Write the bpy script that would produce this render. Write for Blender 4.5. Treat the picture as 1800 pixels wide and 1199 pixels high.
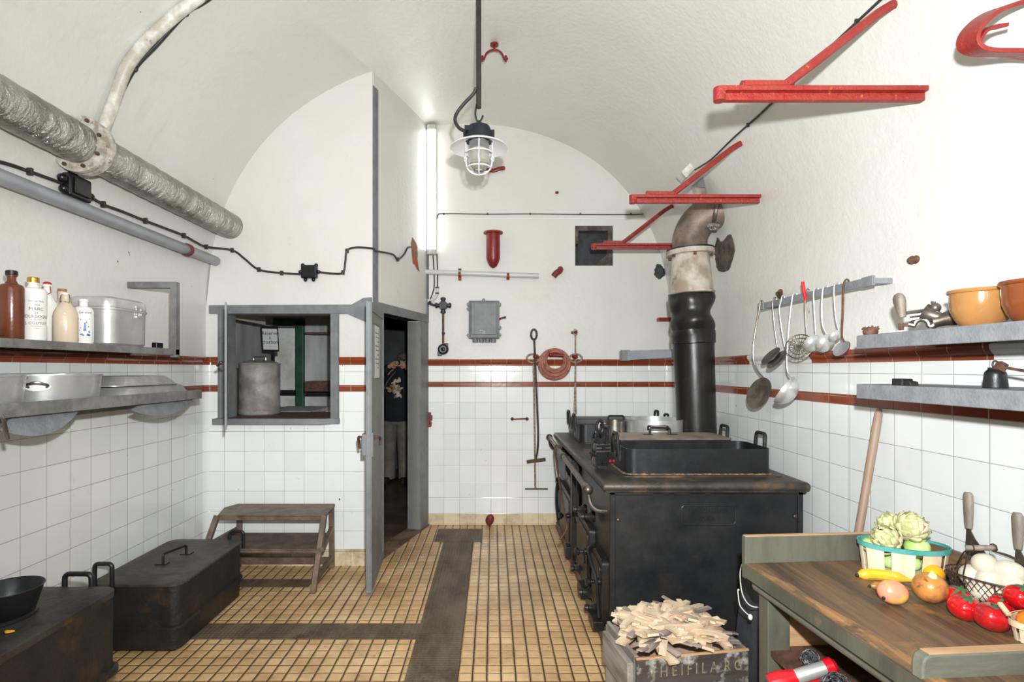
import bpy, bmesh, math, random
from mathutils import Vector, Matrix, Euler, noise
random.seed(7)
PI = math.pi
for o in list(bpy.data.objects): bpy.data.objects.remove(o)
scene = bpy.context.scene
C = scene.collection

# ------------------------------------------------------------------ camera
F, CX, CY, CZ = 980.0, 866.0, 649.0, 1.48
cam_d = bpy.data.cameras.new('camera'); cam = bpy.data.objects.new('camera', cam_d); C.objects.link(cam)
cam.location = (0, 0, CZ); cam.rotation_euler = (PI/2, 0, 0)
cam_d.sensor_width = 36; cam_d.lens = 36*F/1800
cam_d.shift_x = (900-CX)/1800; cam_d.shift_y = (CY-599.5)/1800
cam_d.clip_start = .02
scene.camera = cam

# ------------------------------------------------------------------ light
w = bpy.data.worlds.new('world'); scene.world = w; w.use_nodes = True
w.node_tree.nodes['Background'].inputs[0].default_value = (.8, .85, .9, 1)
w.node_tree.nodes['Background'].inputs[1].default_value = .05

def lamp(name, kind, loc, power, size=.1, rot=None, col=(1, 1, 1), sy=None, spread=None):
    d = bpy.data.lights.new(name, kind); d.energy = power; d.color = col
    if kind == 'AREA':
        d.size = size
        if sy: d.shape = 'RECTANGLE'; d.size_y = sy
        if spread: d.spread = spread
    else: d.shadow_soft_size = size
    o = bpy.data.objects.new(name, d); C.objects.link(o); o.location = loc
    if rot: o.rotation_euler = rot
    return o
# the flash on the camera
fl = lamp('camera_flash', 'SPOT', (.07, .02, CZ+.25), 390, .03, (PI/2+.08, 0, -.07), col=(.95, .985, 1))
fl.data.spot_size = math.radians(132); fl.data.spot_blend = .95
# unseen soft fill lights added behind the camera, one overhead and one upright
lamp('fill_light', 'AREA', (-.2, -.5, 3.45), 16, 1.3, (0, 0, 0), (.93, .98, 1), .4)
lamp('fill_light', 'AREA', (-.1, -1.4, 2.3), 16, 2.4, (PI/2, 0, 0), (.93, .98, 1), 1.4)

scene.view_settings.view_transform = 'Standard'
scene.view_settings.look = 'None'
scene.view_settings.gamma = 1
scene.view_settings.use_curve_mapping = False
scene.view_settings.exposure = 0.68

# ------------------------------------------------------------------ room measures
XL, XR, YB, YP, YR = -2.16, 1.69, 5.3, 4.2, -2.6
XC, HW = (XL+XR)/2, (XR-XL)/2
ZS, HV, PN = 1.9, 1.92, 2.15
def vz(X):
    u = min(abs((X-XC)/HW), 1)
    return ZS + HV*(1-u**PN)**(1/PN)
def P(x, y, Y): return Vector(((x-CX)*Y/F, Y, CZ+(CY-y)*Y/F))
def V(x, y, off=0.0):
    """point of the walls / vault / back wall seen at x, y"""
    def ins(t):
        p = P(x, y, t)
        return XL < p.x < XR and 0 < p.z < vz(p.x)
    a, b = .3, YB
    if ins(b): return P(x, y, YB-off)
    for _ in range(40):
        m = (a+b)/2
        if ins(m): a = m
        else: b = m
    p = P(x, y, a)
    if p.z <= ZS: n = Vector((-1 if p.x > 0 else 1, 0, 0))
    else:
        ux, uz = (p.x-XC)/HW, (p.z-ZS)/HV
        n = -Vector((math.copysign(abs(ux)**(PN-1), ux)/HW, 0, abs(uz)**(PN-1)/HV)).normalized()
    return p + n*off

# ------------------------------------------------------------------ materials
def _n(nt, t, **k):
    n = nt.nodes.new(t)
    for a, b in k.items(): setattr(n, a, b)
    return n
def _mix(nt, f, a, b, mode='MIX'):
    m = _n(nt, 'ShaderNodeMix', data_type='RGBA', blend_type=mode)
    for i, v in ((0, f), (6, a), (7, b)):
        if hasattr(v, 'links') or hasattr(v, 'is_linked'): nt.links.new(v, m.inputs[i])
        elif i == 0: m.inputs[0].default_value = v
        else: m.inputs[i].default_value = (*v, 1)
    return m.outputs[2]
def _math(nt, op, a, b=0.0, c=None):
    m = _n(nt, 'ShaderNodeMath', operation=op)
    for i, v in enumerate((a, b) if c is None else (a, b, c)):
        if hasattr(v, 'is_linked'): nt.links.new(v, m.inputs[i])
        else: m.inputs[i].default_value = v
    return m.outputs[0]
def _noise(nt, co, sc, det=5, rough=.6, dist=0):
    n = _n(nt, 'ShaderNodeTexNoise'); n.inputs['Scale'].default_value = sc
    n.inputs['Detail'].default_value = det; n.inputs['Roughness'].default_value = rough
    n.inputs['Distortion'].default_value = dist
    nt.links.new(co, n.inputs['Vector']); return n.outputs[0]
def _ramp(nt, v, lo, hi):
    m = _n(nt, 'ShaderNodeMapRange'); m.inputs[1].default_value = lo; m.inputs[2].default_value = hi
    nt.links.new(v, m.inputs[0]); return m.outputs[0]
def _base(name):
    m = bpy.data.materials.new(name); m.use_nodes = True; nt = m.node_tree
    b = nt.nodes['Principled BSDF']
    tc = _n(nt, 'ShaderNodeTexCoord')
    return m, nt, b, tc.outputs['Object']
def s2l(c): return tuple((x/255/12.92 if x/255 <= .04045 else ((x/255+.055)/1.055)**2.4) for x in c)
def mk(name, col, rough=.5, metal=0, c2=None, sc=6, lo=.4, hi=.6, bump=0, bsc=30, st=(1, 1, 1), c3=None, sc3=14, lo3=.6, hi3=.66,
       spec=.5, emis=None, alpha=None, trans=0, coat=0, rv=0):
    m, nt, b, co = _base(name)
    mp = _n(nt, 'ShaderNodeMapping'); mp.inputs['Scale'].default_value = st
    nt.links.new(co, mp.inputs[0]); co2 = mp.outputs[0]
    col = s2l(col)
    out = None
    if c2:
        f = _ramp(nt, _noise(nt, co2, sc), lo, hi); out = _mix(nt, f, col, s2l(c2))
    if c3:
        f = _ramp(nt, _noise(nt, co, sc3, 6, .65), lo3, hi3); out = _mix(nt, f, out if out else col, s2l(c3))
    if out: nt.links.new(out, b.inputs['Base Color'])
    else: b.inputs['Base Color'].default_value = (*col, 1)
    b.inputs['Roughness'].default_value = rough; b.inputs['Metallic'].default_value = metal
    b.inputs['Specular IOR Level'].default_value = spec
    b.inputs['Coat Weight'].default_value = coat
    if rv:
        r = _ramp(nt, _noise(nt, co, sc*1.7), .3, .7)
        nt.links.new(_math(nt, 'MULTIPLY_ADD', r, rv, rough-rv/2), b.inputs['Roughness'])
    if trans: b.inputs['Transmission Weight'].default_value = trans
    if emis:
        b.inputs['Emission Color'].default_value = (*s2l(emis[0]), 1); b.inputs['Emission Strength'].default_value = emis[1]
    if bump:
        bp = _n(nt, 'ShaderNodeBump'); bp.inputs['Strength'].default_value = min(bump, 1); bp.inputs['Distance'].default_value = .01
        nt.links.new(_noise(nt, co2, bsc, 6), bp.inputs['Height']); nt.links.new(bp.outputs[0], b.inputs['Normal'])
    return m

def plaster(name, base=(220, 218, 213)):
    m, nt, b, co = _base(name)
    big = _ramp(nt, _noise(nt, co, .9, 6, .6), .35, .75)
    c = _mix(nt, big, s2l(base), s2l((213, 209, 201)))
    st = _ramp(nt, _noise(nt, co, 2.3, 8, .75, .6), .6, .8)
    c = _mix(nt, _math(nt, 'MULTIPLY', st, .35), c, s2l((180, 173, 156)))
    sp = _ramp(nt, _noise(nt, co, 16, 3, .5), .77, .79)
    c = _mix(nt, sp, c, s2l((120, 100, 80)))
    nt.links.new(c, b.inputs['Base Color'])
    b.inputs['Roughness'].default_value = .42
    b.inputs['Specular IOR Level'].default_value = .35
    bp = _n(nt, 'ShaderNodeBump'); bp.inputs['Strength'].default_value = .3; bp.inputs['Distance'].default_value = .008
    h = _math(nt, 'MULTIPLY_ADD', _noise(nt, co, 4, 4), 1.6, _noise(nt, co, 26, 5))
    nt.links.new(h, bp.inputs['Height']); nt.links.new(bp.outputs[0], b.inputs['Normal'])
    return m

def tiles(name, ax, o1, o2=.11, size=.15, c1=(240, 241, 238), c2=(232, 234, 231), grout=(178, 172, 158), gw=.0016, rough=.12, stain=(190, 178, 150), stainlo=.62, dark=True, sag=0):
    """square glazed tiles; ax = world axis that runs along the wall"""
    m, nt, b, co = _base(name)
    sx = _n(nt, 'ShaderNodeSeparateXYZ'); nt.links.new(co, sx.inputs[0])
    def edge(v, off, wd):
        f = _math(nt, 'FRACT', _math(nt, 'DIVIDE', _math(nt, 'SUBTRACT', v, off-10*size), size))
        d = _math(nt, 'ABSOLUTE', _math(nt, 'SUBTRACT', f, .5))
        return _math(nt, 'MULTIPLY', _math(nt, 'SUBTRACT', .5, d), size)   # distance to the joint in metres
    u, z = sx.outputs[ax], sx.outputs[2]
    du, dz = edge(u, o1, gw), edge(z, o2, gw)
    d = _math(nt, 'MINIMUM', du, dz)
    g = _ramp(nt, d, gw, gw*.35)
    cell = _n(nt, 'ShaderNodeCombineXYZ')
    for i, (v, of) in enumerate(((u, o1), (z, o2))):
        nt.links.new(_math(nt, 'FLOOR', _math(nt, 'DIVIDE', _math(nt, 'SUBTRACT', v, of-10*size), size)), cell.inputs[i])
    wn = _n(nt, 'ShaderNodeTexWhiteNoise', noise_dimensions='3D'); nt.links.new(cell.outputs[0], wn.inputs[0])
    c = _mix(nt, wn.outputs[0], s2l(c1), s2l(c2))
    # grout is darker in patches
    gc = _mix(nt, _ramp(nt, _noise(nt, co, 3.5, 6), .42, .62), s2l(grout), s2l((120, 108, 90)))
    st = _math(nt, 'MULTIPLY', _ramp(nt, _noise(nt, co, 3.1, 9, .75, .4), stainlo, stainlo+.16), .55)
    c = _mix(nt, st, c, s2l(stain))
    if dark:
        sp = _ramp(nt, _noise(nt, co, 19, 3, .55), .745, .765)
        c = _mix(nt, sp, c, s2l((70, 58, 48)))
    c = _mix(nt, g, c, gc)
    nt.links.new(c, b.inputs['Base Color'])
    nt.links.new(_math(nt, 'MULTIPLY_ADD', g, .5, rough), b.inputs['Roughness'])
    bp = _n(nt, 'ShaderNodeBump'); bp.inputs['Strength'].default_value = .5; bp.inputs['Distance'].default_value = .002
    h = _math(nt, 'ADD', _ramp(nt, d, 0, gw*2.2), _math(nt, 'MULTIPLY', _noise(nt, co, 7, 3), .8))
    nt.links.new(h, bp.inputs['Height']); nt.links.new(bp.outputs[0], b.inputs['Normal'])
    return m

def floor_mat():
    m, nt, b, co = _base('ribbed_floor_tile')
    sx = _n(nt, 'ShaderNodeSeparateXYZ'); nt.links.new(co, sx.inputs[0])
    wob = _math(nt, 'MULTIPLY', _math(nt, 'SUBTRACT', _noise(nt, co, 9, 3), .5), .006)
    def edge(v, off, size):
        f = _math(nt, 'FRACT', _math(nt, 'DIVIDE', _math(nt, 'SUBTRACT', _math(nt, 'ADD', v, wob), off-100*size), size))
        return _math(nt, 'MULTIPLY', _math(nt, 'SUBTRACT', .5, _math(nt, 'ABSOLUTE', _math(nt, 'SUBTRACT', f, .5))), size)
    dx = edge(sx.outputs[0], -.167, .0695); dy = edge(sx.outputs[1], 0, .0715)
    gx = _ramp(nt, dx, .0050, .0030); gy = _ramp(nt, dy, .0032, .0016)
    cell = _n(nt, 'ShaderNodeCombineXYZ')
    for i, (v, of, s) in enumerate(((sx.outputs[0], -.167, .139), (sx.outputs[1], 0, .143))):
        nt.links.new(_math(nt, 'FLOOR', _math(nt, 'DIVIDE', _math(nt, 'SUBTRACT', v, of-100*s), s)), cell.inputs[i])
    wn = _n(nt, 'ShaderNodeTexWhiteNoise', noise_dimensions='3D'); nt.links.new(cell.outputs[0], wn.inputs[0])
    c = _mix(nt, wn.outputs[0], s2l((232, 196, 146)), s2l((208, 170, 120)))
    c = _mix(nt, _math(nt, 'MULTIPLY', _ramp(nt, _noise(nt, co, 2.2, 8, .7, .3), .42, .72), .85), c, s2l((152, 112, 72)))
    c = _mix(nt, _ramp(nt, _noise(nt, co, 22, 5), .63, .75), c, s2l((150, 110, 70)))
    c = _mix(nt, gy, c, s2l((140, 106, 66)))
    c = _mix(nt, gx, c, s2l((84, 60, 38)))
    nt.links.new(c, b.inputs['Base Color'])
    nt.links.new(_math(nt, 'MULTIPLY_ADD', _noise(nt, co, 5, 5), .45, .12), b.inputs['Roughness'])
    bp = _n(nt, 'ShaderNodeBump'); bp.inputs['Strength'].default_value = .9; bp.inputs['Distance'].default_value = .006
    h = _math(nt, 'MINIMUM', _ramp(nt, dx, 0, .010), _ramp(nt, dy, 0, .007))
    h = _math(nt, 'ADD', h, _math(nt, 'MULTIPLY', _noise(nt, co, 40, 4), .35))
    nt.links.new(h, bp.inputs['Height']); nt.links.new(bp.outputs[0], b.inputs['Normal'])
    return m

M = {}
M['plaster'] = plaster('white_plaster')
M['tile_x'] = tiles('white_tile_across', 0, -.616)
M['tile_xp'] = tiles('white_tile_partition', 0, -.97)
M['tile_l'] = tiles('white_tile_left', 1, 2.70, c1=(232, 233, 229), c2=(224, 226, 223), grout=(140, 132, 116))
M['tile_r'] = tiles('white_tile_right', 1, 1.896, c1=(228, 230, 228), c2=(220, 223, 220), grout=(158, 152, 140))
kw = dict(grout=(205, 165, 130), rough=.16, stain=(80, 45, 25), dark=False, stainlo=.6)
M['band_x'] = tiles('brown_tile_across', 0, -.616, 1.2, .15, (138, 66, 38), (126, 60, 34), **kw)
M['band_y'] = tiles('brown_tile_along', 1, 1.896, 1.2, .15, (138, 66, 38), (126, 60, 34), **kw)
M['cream_x'] = tiles('cream_tile_across', 0, -.616, -.04, .15, (225, 208, 175), (212, 194, 160), grout=(130, 100, 70), rough=.3, stain=(110, 85, 55), stainlo=.48)
M['cream_y'] = tiles('cream_tile_along', 1, 0, -.04, .15, (225, 208, 175), (212, 194, 160), grout=(130, 100, 70), rough=.3, stain=(110, 85, 55), stainlo=.48)
M['floor'] = floor_mat()
M['strip'] = mk('ribbed_steel_strip', (112, 96, 78), .6, .1, (88, 72, 56), 7, bump=.6, bsc=120, st=(1, .3, 1), c3=(70, 55, 42), sc3=5, lo3=.55, hi3=.7)
def ribbed(m, sc):
    nt = m.node_tree; b = nt.nodes['Principled BSDF']; tc = _n(nt, 'ShaderNodeTexCoord'); out = []
    for d in 'XY':
        w_ = _n(nt, 'ShaderNodeTexWave', wave_type='BANDS', bands_direction=d); w_.inputs['Scale'].default_value = sc; w_.inputs['Distortion'].default_value = 1.2; w_.inputs['Detail Scale'].default_value = 3
        nt.links.new(tc.outputs['Object'], w_.inputs[0]); out.append(w_.outputs[1])
    bp = _n(nt, 'ShaderNodeBump'); bp.inputs['Strength'].default_value = .8; bp.inputs['Distance'].default_value = .003
    nt.links.new(_math(nt, 'MULTIPLY', out[0], out[1]), bp.inputs['Height']); nt.links.new(bp.outputs[0], b.inputs['Normal'])
ribbed(M['strip'], 14)
def wet(m):
    m = m.copy(); m.name = 'damp_white_plaster'; nt = m.node_tree; b = nt.nodes['Principled BSDF']; co = _n(nt, 'ShaderNodeTexCoord').outputs['Object']
    b.inputs['Coat Weight'].default_value = .35; b.inputs['Coat Roughness'].default_value = .09
    bp = _n(nt, 'ShaderNodeBump'); bp.inputs['Strength'].default_value = .8; bp.inputs['Distance'].default_value = .006
    nt.links.new(_noise(nt, co, 38, 3, .6), bp.inputs['Height']); nt.links.new(bp.outputs[0], b.inputs['Coat Normal'])
    return m
M['wet'] = wet(M['plaster'])
M['greypaint'] = mk('grey_paint', (122, 124, 125), .5, 0, (108, 110, 112), 9, bump=.15, bsc=40, c3=(120, 80, 60), sc3=12, lo3=.7, hi3=.74)
M['shelf'] = mk('grey_shelf_paint', (132, 134, 138), .5, 0, (118, 120, 124), 20, bump=.3, bsc=90, c3=(80, 65, 58), sc3=22, lo3=.7, hi3=.73)
M['shelf_l'] = mk('worn_grey_shelf_paint', (124, 124, 122), .5, 0, (104, 102, 98), 12, bump=.3, bsc=60, c3=(140, 92, 66), sc3=9, lo3=.64, hi3=.7)
M['red'] = mk('red_paint', (138, 31, 26), .42, 0, (140, 46, 34), 14, bump=.6, bsc=60, c3=(178, 92, 62), sc3=34, lo3=.63, hi3=.68)
M['darkred'] = mk('dark_red_paint', (128, 24, 24), .35, 0, (120, 26, 24), 10, bump=.2)
M['rustred'] = mk('rusty_red_paint', (140, 48, 38), .6, 0, (95, 40, 32), 30, bump=.4)
M['galv'] = mk('galvanised_wet_steel', (190, 188, 182), .22, .85, (142, 136, 126), 4, .35, .65, bump=1, bsc=15, st=(1, 2.6, 1), rv=.15)
for n_ in M['galv'].node_tree.nodes:
    if n_.type == 'BUMP': n_.inputs['Distance'].default_value = .045
M['galv'].node_tree.nodes['Principled BSDF'].inputs['Metallic'].default_value = .95
M['galv2'] = mk('galvanised_can', (158, 156, 150), .6, .15, (128, 122, 112), 8, bump=.2, bsc=20)
M['whitemetal'] = mk('white_painted_metal', (222, 220, 212), .45, 0, (180, 172, 158), 10, bump=.2, c3=(130, 110, 90), sc3=12, lo3=.66, hi3=.7)
M['flangem'] = mk('chipped_white_flange', (205, 200, 190), .45, .1, (150, 140, 125), 20, .4, .6, bump=.3, c3=(120, 85, 60), sc3=30, lo3=.6, hi3=.65)
M['pvc'] = mk('light_grey_pipe', (158, 162, 168), .3, 0, (146, 150, 156), 8, bump=.05)
M['pvcw'] = mk('pale_grey_pipe', (196, 196, 192), .3)
M['black'] = mk('black_cable', (38, 36, 34), .5, 0, (52, 46, 40), 20, bump=.2)
M['bakelite'] = mk('black_bakelite', (22, 22, 24), .25, 0, bump=.1)
M['stove'] = mk('black_stove_enamel', (30, 31, 33), .42, .2, (40, 40, 40), 5, bump=.12, bsc=25, c3=(54, 47, 42), sc3=4, lo3=.58, hi3=.75, rv=.2)
M['stovetop'] = mk('worn_stove_top', (78, 70, 62), .48, .4, (54, 50, 46), 6, bump=.3, bsc=35, c3=(128, 98, 70), sc3=4, lo3=.55, hi3=.72)
M['stoveside'] = mk('stove_side_iron', (46, 42, 38), .42, .35, (32, 30, 28), 6, bump=.25, bsc=30, c3=(72, 56, 46), sc3=7, lo3=.58, hi3=.7)
M['crust'] = mk('tan_burnt_crust', (134, 108, 84), .85, 0, (80, 66, 54), 40, bump=.9, bsc=90, c3=(176, 128, 84), sc3=16, lo3=.58, hi3=.66)
M['iron'] = mk('black_iron', (46, 46, 47), .4, .5, (36, 36, 37), 9, bump=.2, bsc=40, rv=.2)
M['ironb'] = mk('black_pan_iron', (40, 41, 43), .38, .3, (30, 30, 31), 4, bump=.12, bsc=20, rv=.2)
M['lid'] = mk('worn_iron_lid', (160, 142, 124), .5, .2, (124, 108, 94), 5, bump=.25, bsc=24, c3=(128, 100, 74), sc3=5, lo3=.58, hi3=.72)
M['lidl'] = mk('sooty_iron_lid', (84, 75, 68), .52, .25, (48, 43, 40), 5, bump=.3, bsc=30, c3=(88, 72, 60), sc3=5, lo3=.56, hi3=.7)
M['soot'] = mk('sooty_black_iron', (34, 33, 33), .45, .2, (44, 41, 38), 8, bump=.4, bsc=45, c3=(78, 58, 42), sc3=3.2, lo3=.6, hi3=.72)
M['soottop'] = mk('sooty_chest_top', (64, 59, 56), .5, .15, (40, 37, 35), 6, bump=.5, bsc=40, c3=(100, 66, 40), sc3=3.5, lo3=.58, hi3=.72)
M['alu'] = mk('aluminium', (208, 208, 206), .33, .6, (190, 190, 186), 5, bump=.02, bsc=30, rv=.15)
M['alud'] = mk('dull_aluminium', (196, 196, 192), .4, .5, (168, 166, 160), 7, bump=.1, c3=(150, 120, 95), sc3=6, lo3=.68, hi3=.74)
M['steel'] = mk('worn_steel', (150, 146, 140), .32, .9, (110, 100, 90), 10, bump=.05)
M['steeld'] = mk('dark_steel', (110, 102, 94), .4, .7, (80, 70, 62), 12, bump=.15)
M['rod'] = mk('pale_rusty_rod', (178, 162, 148), .5, .4, (130, 108, 92), 40, bump=.2)
M['rust'] = mk('rusty_iron', (112, 78, 60), .7, .3, (82, 58, 46), 25, bump=.4)
M['brownm'] = mk('brown_metal_bench', (124, 106, 92), .55, .2, (100, 82, 70), 12, bump=.4, bsc=70, c3=(90, 66, 52), sc3=8, lo3=.6, hi3=.7)
M['brownbottle'] = mk('brown_stoneware', (110, 58, 36), .22, 0, (90, 46, 28), 5, bump=.1)
M['whitegl'] = mk('white_stoneware', (230, 228, 222), .14, 0, coat=.3)
M['cream'] = mk('cream_stoneware', (208, 190, 166), .16, 0, (198, 180, 156), 5, coat=.3)
M['gold'] = mk('gold_cap', (205, 165, 80), .3, .9)
M['cork'] = mk('cork', (176, 130, 78), .7, 0, (140, 98, 56), 60)
M['ink'] = mk('dark_print', (60, 60, 64), .4)
M['inkblue'] = mk('blue_print', (34, 78, 158), .3, 0, (90, 130, 190), 60)
M['redrub'] = mk('red_rubber', (170, 34, 34), .5)
M['tanbowl'] = mk('tan_glazed_clay', (162, 116, 68), .16, 0, (148, 102, 56), 4, coat=.4)
M['brownbowl'] = mk('brown_glazed_clay', (124, 66, 34), .16, 0, (108, 56, 30), 4, coat=.4)
M['bone'] = mk('worn_pale_wood', (140, 128, 118), .6, 0, (92, 80, 72), 18, st=(1, 1, .2), bump=.4)
M['tabletop'] = mk('scrubbed_table_wood', (116, 90, 64), .5, 0, (70, 54, 42), 17, .4, .62, bump=.7, bsc=26, st=(1, .07, 1), c3=(152, 110, 64), sc3=6, lo3=.58, hi3=.72)
M['rawwood'] = mk('raw_chipped_wood', (176, 128, 78), .6, 0, (110, 84, 56), 22, .4, .62, bump=.9, bsc=40, st=(1, .12, 1), c3=(96, 76, 56), sc3=14, lo3=.52, hi3=.62)
M['rawwood2'] = mk('raw_wood_edge', (196, 158, 118), .6, 0, (160, 118, 80), 14, .35, .7, bump=.3, st=(.15, 1, 1))
M['green'] = mk('worn_green_paint', (92, 92, 78), .55, 0, (76, 75, 64), 7, bump=.3, bsc=25, st=(1, 1, .3), c3=(112, 96, 76), sc3=6, lo3=.64, hi3=.72)
M['boardgreen'] = mk('worn_grey_green_board', (112, 112, 98), .6, 0, (90, 90, 80), 6, bump=.3, st=(.3, 1, 1), c3=(140, 122, 98), sc3=9, lo3=.62, hi3=.7)
M['greypole'] = mk('grey_green_rail', (118, 118, 106), .5, 0, (98, 98, 88), 8, bump=.2, st=(1, .3, 1))
M['pole'] = mk('handle_wood', (150, 128, 110), .55, 0, (140, 114, 92), 12, .35, .65, bump=.2, st=(1, 1, .1))
M['cratewood'] = mk('grey_crate_wood', (158, 152, 144), .65, 0, (112, 102, 94), 12, .35, .65, bump=.5, st=(1, .15, 1))
M['cratefront'] = mk('charred_crate_board', (78, 72, 68), .6, 0, (56, 48, 44), 9, .35, .65, bump=.6, bsc=30, st=(.25, 1, 1), c3=(176, 174, 168), sc3=9, lo3=.54, hi3=.66)
M['crateprint'] = mk('stencil_paint', (150, 140, 108), .7, 0, (104, 98, 78), 60, .35, .6)
M['chip1'] = mk('pale_kindling', (218, 198, 170), .6, 0, (192, 166, 134), 20, st=(.15, 1, 1), bump=.2)
M['chip2'] = mk('tan_kindling', (212, 188, 160), .65, 0, (176, 148, 124), 20, st=(.15, 1, 1), bump=.3)
M['chip3'] = mk('grey_kindling', (166, 150, 142), .7, 0, (110, 98, 92), 20, st=(.15, 1, 1), bump=.3)
M['chipw'] = mk('basket_veneer', (228, 212, 180), .55, 0, (208, 186, 152), 12, st=(1, 1, .12), bump=.1)
M['teal'] = mk('teal_stained_rim', (62, 148, 142), .55, 0, (96, 164, 158), 12)
M['leaf'] = mk('pale_artichoke_leaf', (196, 194, 142), .5, 0, (158, 162, 102), 18, bump=.3, c3=(208, 190, 160), sc3=14, lo3=.5, hi3=.6)
M['greenapple'] = mk('green_wax_apple', (156, 200, 96), .22, 0, (190, 218, 140), 5)
M['banana'] = mk('yellow_banana', (226, 180, 40), .35, 0, (206, 160, 50), 8, c3=(140, 110, 40), sc3=16, lo3=.68, hi3=.72)
M['oldbanana'] = mk('brown_yellow_banana', (170, 125, 45), .45, 0, (120, 85, 40), 14)
M['tip'] = mk('black_tip', (25, 20, 16), .5)
M['peach'] = mk('pink_yellow_fruit', (232, 140, 110), .28, 0, (222, 190, 70), 8, .48, .62)
M['turnip'] = mk('brown_turnip', (190, 128, 60), .32, 0, (140, 78, 60), 16, .42, .6, bump=.3, c3=(92, 62, 34), sc3=24, lo3=.58, hi3=.66)
M['lemon'] = mk('orange_yellow_fruit', (232, 168, 24), .35, bump=.1)
M['tomato'] = mk('red_tomato', (200, 20, 22), .14, 0, (170, 14, 20), 4, coat=.4)
M['tomato2'] = mk('speckled_red_tomato', (190, 26, 30), .18, 0, (150, 24, 28), 14, coat=.3, c3=(90, 20, 22), sc3=42, lo3=.66, hi3=.7)
M['calyx'] = mk('green_calyx', (60, 96, 60), .5)
M['egg'] = mk('white_egg', (206, 197, 178), .35)
M['wire'] = mk('brown_wire', (72, 54, 44), .5, .5)
M['orange'] = mk('orange_pepper', (228, 120, 24), .22)
M['redplastic'] = mk('red_plastic', (196, 24, 34), .22)
M['wool'] = mk('steel_wool', (150, 150, 152), .35, .8, (60, 60, 64), 50, bump=1, bsc=60)
M['glass'] = mk('clear_lamp_glass', (252, 252, 252), .0, trans=1)
M['enamel'] = mk('white_enamel', (236, 236, 238), .2)
M['lampdark'] = mk('dark_blue_lamp_iron', (34, 38, 48), .35, .3, bump=.2)
M['bulb'] = mk('white_bulb', (240, 240, 235), .3, emis=((255, 240, 210), .15))
M['tube'] = mk('lit_tube', (255, 255, 255), .4, emis=((244, 255, 248), 4))
M['concrete'] = mk('dark_grey_board', (58, 60, 63), .7, 0, (42, 42, 45), 14, bump=.4)
M['holebrick'] = mk('broken_brick', (176, 84, 48), .8, 0, (120, 96, 84), 14, .45, .55, bump=.8, bsc=30)
M['hole'] = mk('broken_masonry', (104, 92, 82), .9, 0, (70, 62, 56), 14, bump=.9, bsc=30)
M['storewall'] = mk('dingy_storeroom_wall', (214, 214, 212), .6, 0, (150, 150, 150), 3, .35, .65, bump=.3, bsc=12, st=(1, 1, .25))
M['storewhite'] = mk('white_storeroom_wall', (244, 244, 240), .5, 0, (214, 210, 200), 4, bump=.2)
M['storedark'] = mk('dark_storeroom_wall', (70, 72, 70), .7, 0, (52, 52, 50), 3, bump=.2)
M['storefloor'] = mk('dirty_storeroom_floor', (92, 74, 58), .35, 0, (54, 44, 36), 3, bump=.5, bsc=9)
M['greenpaint'] = mk('dark_green_paint', (34, 84, 64), .4, 0, (26, 60, 48), 6, bump=.2)
M['paper'] = mk('white_notice', (214, 214, 214), .5)
M['plastic_black'] = mk('black_frame', (20, 18, 20), .4)
M['skin'] = mk('skin', (206, 158, 134), .5)
M['hoodie'] = mk('dark_hoodie', (20, 22, 32), .85, 0, (28, 30, 40), 8, bump=.3)
M['trousers'] = mk('grey_trousers', (128, 118, 106), .85, 0, (110, 100, 90), 6, bump=.4, bsc=12)
M['shoe'] = mk('dark_shoe', (40, 32, 28), .6)
M['hair'] = mk('short_grey_hair', (96, 90, 86), .8, bump=.6, bsc=90)
M['print'] = mk('pale_gold_print', (214, 206, 190), .6, 0, (150, 112, 62), 14, .45, .55)
M['cord'] = mk('white_cord', (220, 218, 210), .6)
M['hose'] = mk('pink_brown_hose', (176, 118, 98), .5, 0, (150, 96, 80), 24, bump=.3, c3=(110, 60, 48), sc3=30, lo3=.55, hi3=.65)
M['pipeblack'] = mk('black_stovepipe', (42, 40, 39), .34, .35, (30, 29, 29), 6, bump=.25, bsc=9, c3=(92, 76, 64), sc3=4, lo3=.6, hi3=.72, st=(1, 1, .4))
M['cone'] = mk('smoky_cream_cone', (205, 196, 182), .5, 0, (150, 134, 118), 5, .4, .62, bump=.15, c3=(92, 74, 62), sc3=6, lo3=.62, hi3=.74)
M['elbow'] = mk('smoked_brown_elbow', (132, 114, 100), .5, .2, (82, 68, 58), 4.5, .38, .6, bump=.3, c3=(58, 48, 42), sc3=5, lo3=.6, hi3=.72)
M['bincolour'] = mk('grey_zinc_sheet', (88, 90, 96), .5, .3, (72, 74, 80), 8, bump=.15)
M['plinth'] = mk('brown_stained_plinth', (120, 102, 82), .6, 0, (86, 66, 50), 6, bump=.4)

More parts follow.
